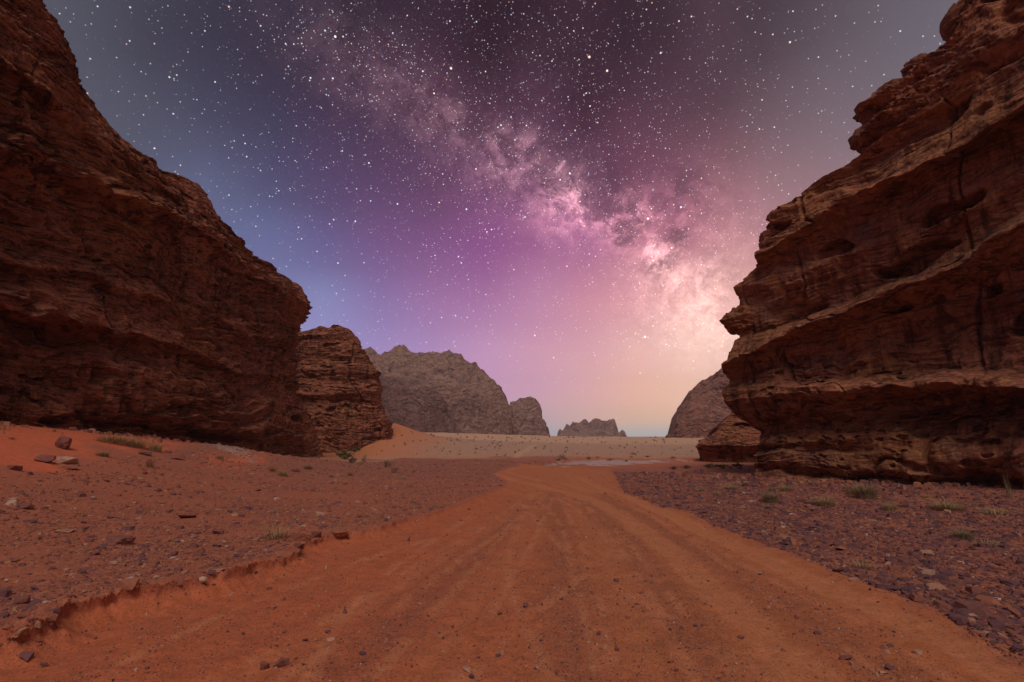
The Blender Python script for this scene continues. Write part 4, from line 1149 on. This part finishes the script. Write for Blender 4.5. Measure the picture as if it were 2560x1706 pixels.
# further single stones, mid sized, spread over the flats
adj = {'purple': 'purple', 'dark': 'dark', 'brown': 'brown', 'red': 'red', 'orange': 'orange', 'tan': 'tan', 'pale': 'pale'}
taken = set(); rnd = random.Random(5); cnt = 0
while cnt < 190:
    side = rnd.choice('LLRRRM')
    px = {'L': rnd.uniform(0, 1080), 'R': rnd.uniform(1600, 2555), 'M': rnd.uniform(500, 2300)}[side]
    py = 1195 + 500 * rnd.random() ** .8
    x, y = gpt(px, py)
    s_in = bool(inside(np.array([x]), np.array([y]), ROADP)[0])
    if (side == 'M') != s_in: continue
    if abs(seg_dist(np.array([x]), np.array([y]), ROADP, True)[0]) < .12: continue
    if side == 'R' and y > 17: continue
    wp = rnd.uniform(13, 30) * (.55 if side == 'M' else 1) * (.6 + .4 * (py - 1195) / 400)
    tn = rnd.choice(['purple', 'purple', 'dark', 'brown', 'red', 'tan'] if side == 'R' else ['purple', 'purple', 'dark', 'brown', 'brown', 'red', 'tan'])
    kd = rnd.choice(['slab', 'slab', 'slab', 'block', 'pebble'])
    hp = wp * {'slab': .3, 'block': .45, 'pebble': .5}[kd]
    a, b_ = round(px / 25.6), round(py / 17.06)
    if (a, b_) in taken: continue
    taken.add((a, b_))
    shp = {'slab': 'flat ', 'block': 'angular ', 'pebble': 'rounded '}[kd]
    reg = {'L': 'on the left stony flat', 'R': 'on the right gravel flat', 'M': 'on the sandy road'}[side]
    lb = f'{shp}{adj[tn]} stone {reg}, {a}% across, {b_}% down'
    place_stone(px, py, wp, hp, kd, tn, 'stone' if kd != 'pebble' else 'pebble', lb, 'stone' if kd != 'pebble' else 'pebble', STN, 900 + cnt)
    cnt += 1


# gravel: far too many pieces to count
def shard_protos(k=14):
    out = []
    for i in range(k):
        r = np.random.default_rng(i); n = 6
        a = np.sort(r.random(n) * .7 + np.arange(n)) / n * 2 * math.pi
        rad = r.uniform(.6, 1, n); top = r.uniform(.7, .95)
        b0 = np.stack([np.cos(a) * rad, np.sin(a) * rad * r.uniform(.5, .9), np.full(n, -1.)], 1)
        t0 = b0 * top + r.normal(0, .05, (n, 3)); t0[:, 2] = 1 + r.normal(0, .15, n) + t0[:, 0] * r.normal(0, .3)
        f = []
        for j in range(n):
            q = (j + 1) % n; f += [(j, q, n + q), (j, n + q, n + j)]
        for j in range(1, n - 1): f.append((n, n + j, n + j + 1))
        out.append((np.vstack([b0, t0]), np.array(f)))
    return out


PROT = shard_protos()


def gravel_field(name, n, region, rmin, rmax, s_med, s_sig, flat, tint_fn, label, seed, rpow=1.0):
    r = np.random.default_rng(seed)
    xs, ys = [], []
    tot = 0
    while tot < n:
        k = n * 3
        rr = rmin * (rmax / rmin) ** (r.random(k) ** rpow); aa = np.radians(r.uniform(-52, 52, k))
        x, y = rr * np.sin(aa), rr * np.cos(aa)
        m = region(x, y, r); xs.append(x[m]); ys.append(y[m]); tot += m.sum()
    x = np.concatenate(xs)[:n]; y = np.concatenate(ys)[:n]
    z = zfast(x, y)
    dist = np.hypot(x, y)
    s = s_med * np.exp(r.normal(0, s_sig, n)) * (dist / 6) ** .35
    s = np.clip(s, .004, .16)
    th = s * flat * r.uniform(.5, 1.6, n)
    rz = r.uniform(0, 6.283, n); tx, ty = r.normal(0, .13, n), r.normal(0, .13, n)
    cz, sz = np.cos(rz), np.sin(rz)
    tint = tint_fn(r, n)
    Vs, Fs, Ts = [], [], []; off = 0
    pid = r.integers(0, len(PROT), n)
    for k, (pv, pf) in enumerate(PROT):
        m = np.where(pid == k)[0]
        if not len(m): continue
        p = pv[None] * np.stack([s[m], s[m], th[m]], 1)[:, None]
        X = p[..., 0] * cz[m, None] - p[..., 1] * sz[m, None]; Y = p[..., 0] * sz[m, None] + p[..., 1] * cz[m, None]
        Z = p[..., 2] + X * tx[m, None] + Y * ty[m, None]
        q = np.stack([X + x[m, None], Y + y[m, None], Z + z[m, None] + th[m, None] * .55], -1)
        Vs.append(q.reshape(-1, 3)); nv = pv.shape[0]
        Fs.append((pf[None] + (np.arange(len(m)) * nv)[:, None, None]).reshape(-1, 3) + off); off += len(m) * nv
        Ts.append(np.repeat(tint[m], nv))
    o = mesh_np(name, np.concatenate(Vs), np.concatenate(Fs), m_stone, False, {'tint': np.concatenate(Ts)})
    tag(o, label, 'gravel', kind='stuff'); return o


def cl(x, y, f, q): return fbm(np.stack([x, y, 0 * x], -1) * f + q, 3)


def reg_right(x, y, r):
    d = seg_dist(x, y, RB); ins = inside(x, y, ROADP)
    return (x > 0) & (~ins) & (x - 10.9 < (y - 23) * -.51 + .3) & (y < 27) & (r.random(len(x)) < .75 + .5 * cl(x, y, .8, 3))


def reg_left(x, y, r):
    ins = inside(x, y, ROADP); bandv = np.interp(y, [0, 12, 20, 30, 40], [9.5, 10.5, 12.5, 15.5, 18])
    return (~ins) & (x < 3) & (-x < bandv + .5) & (y < 40) & (seg_dist(x, y, LB) > .1) & (r.random(len(x)) < .6 + .8 * cl(x, y, .7, 5))


def reg_road(x, y, r):
    ins = inside(x, y, ROADP); p = np.full(len(x), .30) + .35 * cl(x, y, .6, 9)
    for P, hw, s, dp in TR: p = p * (1 - .93 * s * np.exp(-(seg_dist(x, y, P) / (hw * 1.1)) ** 4))
    for P, hw, s, dp in RUTS: p = p + .45 * np.exp(-(seg_dist(x, y, P) / .4) ** 2)
    return ins & (y < 28) & (r.random(len(x)) < p)


gravel_field('gravel', 62000, reg_right, 3.6, 27, .0140, .74, .17, lambda r, n: np.clip(r.beta(1.3, 2.5, n) + (r.random(n) < .012) * .5, 0, 1), 'dense scatter of dark purple shale shards on the right flat', 1)
gravel_field('gravel', 60000, reg_left, 3.8, 38, .0098, .72, .17, lambda r, n: np.clip(r.beta(2.3, 2.1, n) + (r.random(n) < .02) * .4, 0, 1), 'mixed brown and purple chips scattered over the left flat', 2)
gravel_field('gravel', 27000, reg_road, 3.2, 25, .0056, .50, .42, lambda r, n: np.clip(r.beta(2.6, 1.9, n) + (r.random(n) < .05) * .4, 0, 1), 'fine pebbles and grit strewn over the sandy road', 3)



def foot(P, n0):
    """rubble fallen along the foot of a cliff"""
    def reg(x, y, r):
        d = seg_dist(x, y, P); return (r.random(len(x)) < np.exp(-(d / 1.6) ** 2) * (.15 + 1.3 * cl(x, y, .35, n0)))
    return reg


BL = on_wall(np.linspace(-80, 800, 30), np.interp(np.linspace(-80, 800, 30), [0, 200, 400, 600, 720, 805], [1062, 1085, 1115, 1142, 1155, 1152]), PL, nL, .9)[:, :2]
BR = on_wall(np.linspace(1885, 2600, 30), np.interp(np.linspace(1885, 2600, 30), [1882, 2050, 2300, 2560], [1187, 1205, 1232, 1244]), PR, nR, 1.8)[:, :2]
BR = np.vstack([BR, [(9.3, 27)]])
gravel_field('rubble', 1500, foot(BL, 2), 14, 52, .020, 1.0, .38, lambda r, n: np.clip(r.beta(3, 2.4, n), 0, .85), 'fallen rubble strewn along the foot of the left cliff', 7)
gravel_field('rubble', 1500, foot(BR, 4), 10, 30, .022, 1.0, .38, lambda r, n: np.clip(r.beta(3, 2.4, n), 0, .85), 'fallen rubble strewn along the foot of the right cliff', 8)

# ------------------------------------------------------------------ plants
def tuft_mesh(name, nb, seed, spread=.6, mat=m_sage, wid=.02, droop=.5):
    """a tussock: many curved tapering blades, unit height"""
    r = random.Random(seed); V_, F_ = [], []
    for i in range(nb):
        a = r.uniform(0, 6.283); rad = r.random() ** .6 * .45 * spread; bx, by = math.cos(a) * rad, math.sin(a) * rad
        b = a + r.uniform(-.7, .7); L = r.uniform(.45, 1.0) * (1 - rad * .5); lean = r.uniform(.2, 1.0) * spread
        wv = wid * r.uniform(.6, 1.3); px_, py_ = -math.sin(b), math.cos(b)
        k = len(V_); prevn = 4
        for j in range(prevn):
            t = j / (prevn - 1); h = L * (t - droop * .45 * t * t * lean); o_ = lean * L * t ** 1.6
            ww = wv * (1 - .85 * t)
            V_.append((bx + math.cos(b) * o_ - px_ * ww, by + math.sin(b) * o_ - py_ * ww, h)); V_.append((bx + math.cos(b) * o_ + px_ * ww, by + math.sin(b) * o_ + py_ * ww, h))
        for j in range(prevn - 1):
            F_.append((k + 2 * j, k + 2 * j + 1, k + 2 * j + 3, k + 2 * j + 2))
    me = bpy.data.meshes.new(name); me.from_pydata(V_, [], F_); me.materials.append(mat); return me


def bush_meshes(seed, mat, nl=260):
    """(stems mesh, foliage mesh): forked twigs with small leaves in uneven clumps, unit size"""
    r = random.Random(seed); V_, F_, LV, LF = [], [], [], []

    def stick(a, b, w0, w1):
        d = (b - a).normalized(); u = d.orthogonal().normalized(); v = d.cross(u); k = len(V_)
        for p, w_ in ((a, w0), (b, w1)):
            for j in range(4):
                an = j * math.pi / 2; V_.append(tuple(p + (u * math.cos(an) + v * math.sin(an)) * w_))
        for j in range(4): F_.append((k + j, k + (j + 1) % 4, k + 4 + (j + 1) % 4, k + 4 + j))
    tips = []
    for i in range(11):
        a = r.uniform(0, 6.283); el = r.uniform(.3, 1.35); L = r.uniform(.35, .6)
        p0 = Vector((r.uniform(-.08, .08), r.uniform(-.08, .08), -.03)); p1 = p0 + Vector((math.cos(a) * math.cos(el), math.sin(a) * math.cos(el), math.sin(el))) * L
        stick(p0, p1, .022, .012)
        for _ in range(3):
            p2 = p1 + Vector((r.uniform(-.3, .3), r.uniform(-.3, .3), r.uniform(.05, .35))); stick(p1, p2, .011, .004); tips.append((p1, p2))
    for i in range(nl):
        a, b = r.choice(tips); c_ = a.lerp(b, r.uniform(.2, 1.15)) + Vector((r.gauss(0, .05), r.gauss(0, .05), r.gauss(0, .04)))
        d1 = Vector((r.gauss(0, 1), r.gauss(0, 1), r.gauss(0, 1))).normalized() * r.uniform(.045, .085); d2 = d1.orthogonal().normalized() * r.uniform(.02, .034)
        k = len(LV); LV.extend([tuple(c_ - d1), tuple(c_ - d2), tuple(c_ + d1), tuple(c_ + d2)]); LF.append((k, k + 1, k + 2, k + 3))
    m1 = bpy.data.meshes.new('stem'); m1.from_pydata(V_, [], F_); m1.materials.append(m_twig)
    m2 = bpy.data.meshes.new('foliage'); m2.from_pydata(LV, [], LF); m2.materials.append(mat)
    return m1, m2


def put_tuft(px, py, wpx, hpx, me, label, cat='grass tuft', name='grass_tuft', group=None):
    x, y, z = ground_hit(px, py + hpx * .45)
    dist = y * CP + (z - CAMZ) * SP
    o = bpy.data.objects.new(name, me); COL.objects.link(o)
    o.location = (x, y, z - .01); o.scale = (wpx / F * dist * .66, wpx / F * dist * .6, hpx / F * dist * 1.35)
    o.rotation_euler = (0, 0, random.uniform(0, 6.28)); tag(o, label, cat, group); return o


def put_bush(px, py, wpx, hpx, pair, label, group=None, cat='shrub', name='shrub'):
    x, y, z = ground_hit(px, py + hpx * .45)
    dist = y * CP + (z - CAMZ) * SP
    root = bpy.data.objects.new(name, None); COL.objects.link(root)
    root.location = (x, y, z); root.scale = (wpx / F * dist * .85, wpx / F * dist * .85, hpx / F * dist * 1.15)
    root.rotation_euler = (0, 0, random.uniform(0, 6.28)); root.empty_display_size = .1
    for nm, me in zip(('stem', 'foliage'), pair):
        c_ = bpy.data.objects.new(nm, me); COL.objects.link(c_); c_.parent = root
    tag(root, label, cat, group); return root


T1 = tuft_mesh('grass_tuft', 380, 1, 1.0, m_sage, .012); T2 = tuft_mesh('grass_tuft', 340, 2, 1.2, m_straw, .012); T3 = tuft_mesh('grass_tuft', 420, 3, .9, m_sage, .012)
T4 = tuft_mesh('grass_tuft', 90, 4, 1.2, m_rust); T5 = tuft_mesh('grass_tuft', 90, 5, 1.3, m_straw); T6 = tuft_mesh('grass_tuft', 34, 6, .9, m_sage, .03)
TG = 'grass tufts on the right gravel flat'
for px, py, wp, hp, me, lb in [
    (1927, 1243, 62, 30, T1, 'rounded sage grass tuft left of centre on the right gravel'),
    (1826, 1218, 44, 16, T2, 'low straw tuft nearest the cliff nose on the right gravel'),
    (2062, 1253, 66, 28, T2, 'spiky straw grass tuft below the nose wall on right gravel'),
    (2162, 1229, 92, 38, T3, 'largest grass clump in front of the cave at right cliff foot'),
    (2225, 1266, 44, 24, T2, 'pale tuft just right of the largest grass clump'),
    (2367, 1264, 84, 28, T2, 'broad pale grass clump by the right cliff foot'),
    (2408, 1336, 72, 28, T1, 'wide flat grass tuft midway down the right gravel'),
    (2470, 1357, 56, 22, T5, 'thin straw tuft right of the wide flat tuft'),
    (1965, 1220, 40, 20, T2, 'faint tuft behind the rounded sage tuft'),
    (1930, 1224, 26, 12, T1, 'tiny tuft directly behind the rounded sage tuft'),
    (1749, 1222, 34, 16, T5, 'faint dry tuft at the far left of the right gravel'),
    (1795, 1232, 36, 14, T5, 'sparse dry tuft beside the road on the far right gravel'),
    (1921, 1267, 22, 12, T1, 'small tuft just below the rounded sage tuft'),
    (2004, 1249, 28, 14, T4, 'rusty small tuft between the sage and spiky tufts'),
    (2125, 1226, 30, 24, T4, 'rust coloured tuft at left side of the largest clump'),
    (2491, 1277, 70, 22, T5, 'sparse straw grass at right edge below the cliff'),
    (2162, 1412, 60, 26, T5, 'sparse yellowish tuft low on the right gravel by purple slab'),
    (2320, 1240, 36, 10, T5, 'thin dry tuft under the cliff between two clumps'),
    (1862, 1210, 24, 14, T1, 'small green tuft by the foot of the cliff nose')]:
    put_tuft(px, py, wp, hp, me, lb, group=TG)
put_tuft(2524, 1218, 26, 60, T6, 'tall thin green plant growing against the right cliff foot', 'plant', 'plant')
for px, py, wp, hp, me, lb in [
    (257, 1135, 44, 14, T1, 'dark grass tuft on the sand slope right of the boulder'),
    (386, 1117, 44, 26, T2, 'pale tuft against the foot of the left cliff'),
    (375, 1156, 26, 30, T4, 'rusty upright tuft below the dark slab on the left slope'),
    (707, 1183, 32, 18, T2, 'straw tuft near the cliff foot at left centre'),
    (549, 1142, 24, 14, T2, 'small tuft on the pale ground at left cliff foot'),
    (270, 1096, 60, 24, T2, 'long straw tuft at the left end of the cliff foot strip'),
    (305, 1101, 64, 26, T2, 'middle straw tuft of the strip along left cliff foot'),
    (340, 1108, 60, 24, T2, 'right straw tuft of the strip along left cliff foot'),
    (688, 1330, 90, 40, T5, 'big sparse straw tuft on the left bank'),
    (30, 1095, 20, 8, T4, 'tiny dry tuft on the sand at the left photo edge'),
    (680, 1172, 26, 14, T4, 'rusty tuft left of the straw tuft by the cliff foot'),
    (740, 1175, 30, 12, T4, 'low rusty tuft under the corner of the left cliff'),
    (770, 1168, 30, 12, T1, 'low sage tuft under the corner of the left cliff'),
    (875, 1184, 24, 12, T4, 'dry tuft below the green bushes at left centre'),
    (985, 1178, 20, 9, T4, 'rusty tuft right of the dry tuft below the green bushes'),
    (1010, 1194, 18, 9, T5, 'small straw tuft on the brown flat left of the road bend')]:
    put_tuft(px, py, wp, hp, me, lb, group='grass tufts on the left slope and flat')
BG = [bush_meshes(s, m_green, 520) for s in (1, 2)]; BS = [bush_meshes(s, m_sage, 200) for s in (3, 4, 5)]; BD = [bush_meshes(s, m_rust, 170) for s in (6, 7)]
for px, py, wp, hp, pr, lb in [
    (862, 1137, 40, 26, BG[0], 'larger green bush at the foot of the second left cliff'),
    (888, 1124, 34, 14, BG[1], 'flat green bush right behind the larger green bush'),
    (880, 1150, 22, 18, BG[0], 'small green bush in front of the larger green bush'),
    (826, 1113, 26, 18, BG[1], 'green shrub in the gap at the left cliff corner'),
    (912, 1146, 18, 20, BS[0], 'upright dark shrub right of the green bushes'),
    (964, 1160, 32, 18, BS[1], 'loose sage shrub on the brown flat right of the bushes'),
    (900, 1158, 14, 10, BS[2], 'tiny dark shrub below the upright one'),
    (988, 1172, 26, 10, BD[0], 'low dry shrub below the loose sage shrub'),
    (1405, 1140, 18, 14, BS[0], 'round dark bush at the left end of the pale salt patch'),
    (1394, 1149, 24, 8, BS[1], 'low spread bush in front of the round dark bush'),
    (1414, 1147, 12, 6, BD[1], 'tiny dry bush right of the round dark bush'),
    (1472, 1145, 14, 9, BS[2], 'small bush behind the left part of the salt patch'),
    (1494, 1143, 12, 5, BD[0], 'tiny low bush behind the middle of the salt patch'),
    (1528, 1149, 24, 7, BD[1], 'flat brown bush on the edge of the salt patch'),
    (1565, 1151, 20, 7, BD[0], 'second flat brown bush on the edge of salt patch'),
    (1582, 1134, 16, 8, BS[0], 'green grey bush on the plain beyond the salt patch'),
    (1578, 1142, 12, 5, BD[1], 'tiny brown bush between plain and salt patch'),
    (1620, 1141, 22, 5, BD[0], 'low brown bush beyond the right of the salt patch'),
    (1680, 1144, 20, 6, BD[1], 'low bush left of the outcrop at right'),
    (1683, 1170, 20, 9, BG[0], 'small green clump at left end of the right green strip'),
    (1716, 1168, 26, 9, BG[1], 'second green clump of the strip before the right cliff'),
    (1775, 1165, 36, 12, BG[0], 'third and darkest green clump before the right cliff'),
    (1808, 1167, 40, 12, BG[1], 'fourth green clump of the strip before the right cliff'),
    (1845, 1163, 28, 14, BG[0], 'green clump closest to the right cliff nose')]:
    put_bush(px, py, wp, hp, pr, lb)

# shrubs dotted over the dune and plain
rnd = random.Random(9); done = set(); k = 0; LM = []
while k < 210:
    on_dune = k < 45
    if on_dune: px, py = rnd.uniform(930, 1150), rnd.uniform(1052, 1140)
    else: px, py = rnd.uniform(1090, 1735), 1094 + 48 * rnd.random() ** 1.6
    x, y = None, None
    X_, Y_, Z_ = (None,) * 3
    # march along the ray to find the ground
    d = ray(px, py); ts = np.linspace(44, 330, 900) / d[1]
    pts = d[None] * ts[:, None]; hz = zfast(pts[:, 0], pts[:, 1]); below = np.where(CAMZ + pts[:, 2] < hz)[0]
    if not len(below): continue
    i0 = below[0]; x, y = pts[i0, 0], pts[i0, 1]; z = hz[i0]
    if i0 == 0: continue
    a, b_ = round(px / 2.56) / 10, round(py / 1.706) / 10
    if (a, b_) in done: continue
    done.add((a, b_))
    kind = rnd.choice((BS[0], BS[1], BS[2], BD[0], BD[1]))
    dist = y * CP; sz = rnd.uniform(2.5, 7) * (1.15 if on_dune else 1)
    root = bpy.data.objects.new('desert_shrub', None); COL.objects.link(root); root.location = (x, y, z)
    s_ = sz / F * dist; root.scale = (s_ * .9, s_ * .9, s_ * rnd.uniform(.7, 1.2)); root.rotation_euler = (0, 0, rnd.uniform(0, 6.28)); root.empty_display_size = .1
    for nm, me in zip(('stem', 'foliage'), kind):
        c_ = bpy.data.objects.new(nm, me); COL.objects.link(c_); c_.parent = root
    clr = 'rusty' if kind in BD else 'grey green'
    reg = 'on the orange dune' if on_dune else 'on the pale plain'
    tag(root, f'small {clr} shrub {reg}, {a}% across, {b_}% down', 'shrub', 'shrubs on the dune' if on_dune else 'shrubs on the plain')
    k += 1

# ------------------------------------------------------------------ haze
if HAZE:
    bm = bmesh.new(); bmesh.ops.create_cube(bm, size=1)
    hm = bpy.data.meshes.new('haze'); bm.to_mesh(hm); bm.free()
    ho = bpy.data.objects.new('haze', hm); COL.objects.link(ho)
    ho.scale = (2900, 2900, 170); ho.location = (0, 0, 170 / 2 - 6)
    mh = bpy.data.materials.new('haze'); mh.use_nodes = True; t = mh.node_tree; t.nodes.clear()
    pv = t.nodes.new('ShaderNodeVolumePrincipled'); pv.inputs['Density'].default_value = HAZE; pv.inputs['Color'].default_value = (.86, .82, .88, 1)
    pv.inputs['Anisotropy'].default_value = .0
    ot = t.nodes.new('ShaderNodeOutputMaterial'); t.links.new(pv.outputs[0], ot.inputs['Volume'])
    hm.materials.append(mh)
    tag(ho, 'thin dusk haze filling the valley and softening the far mountains', 'haze', kind='stuff')
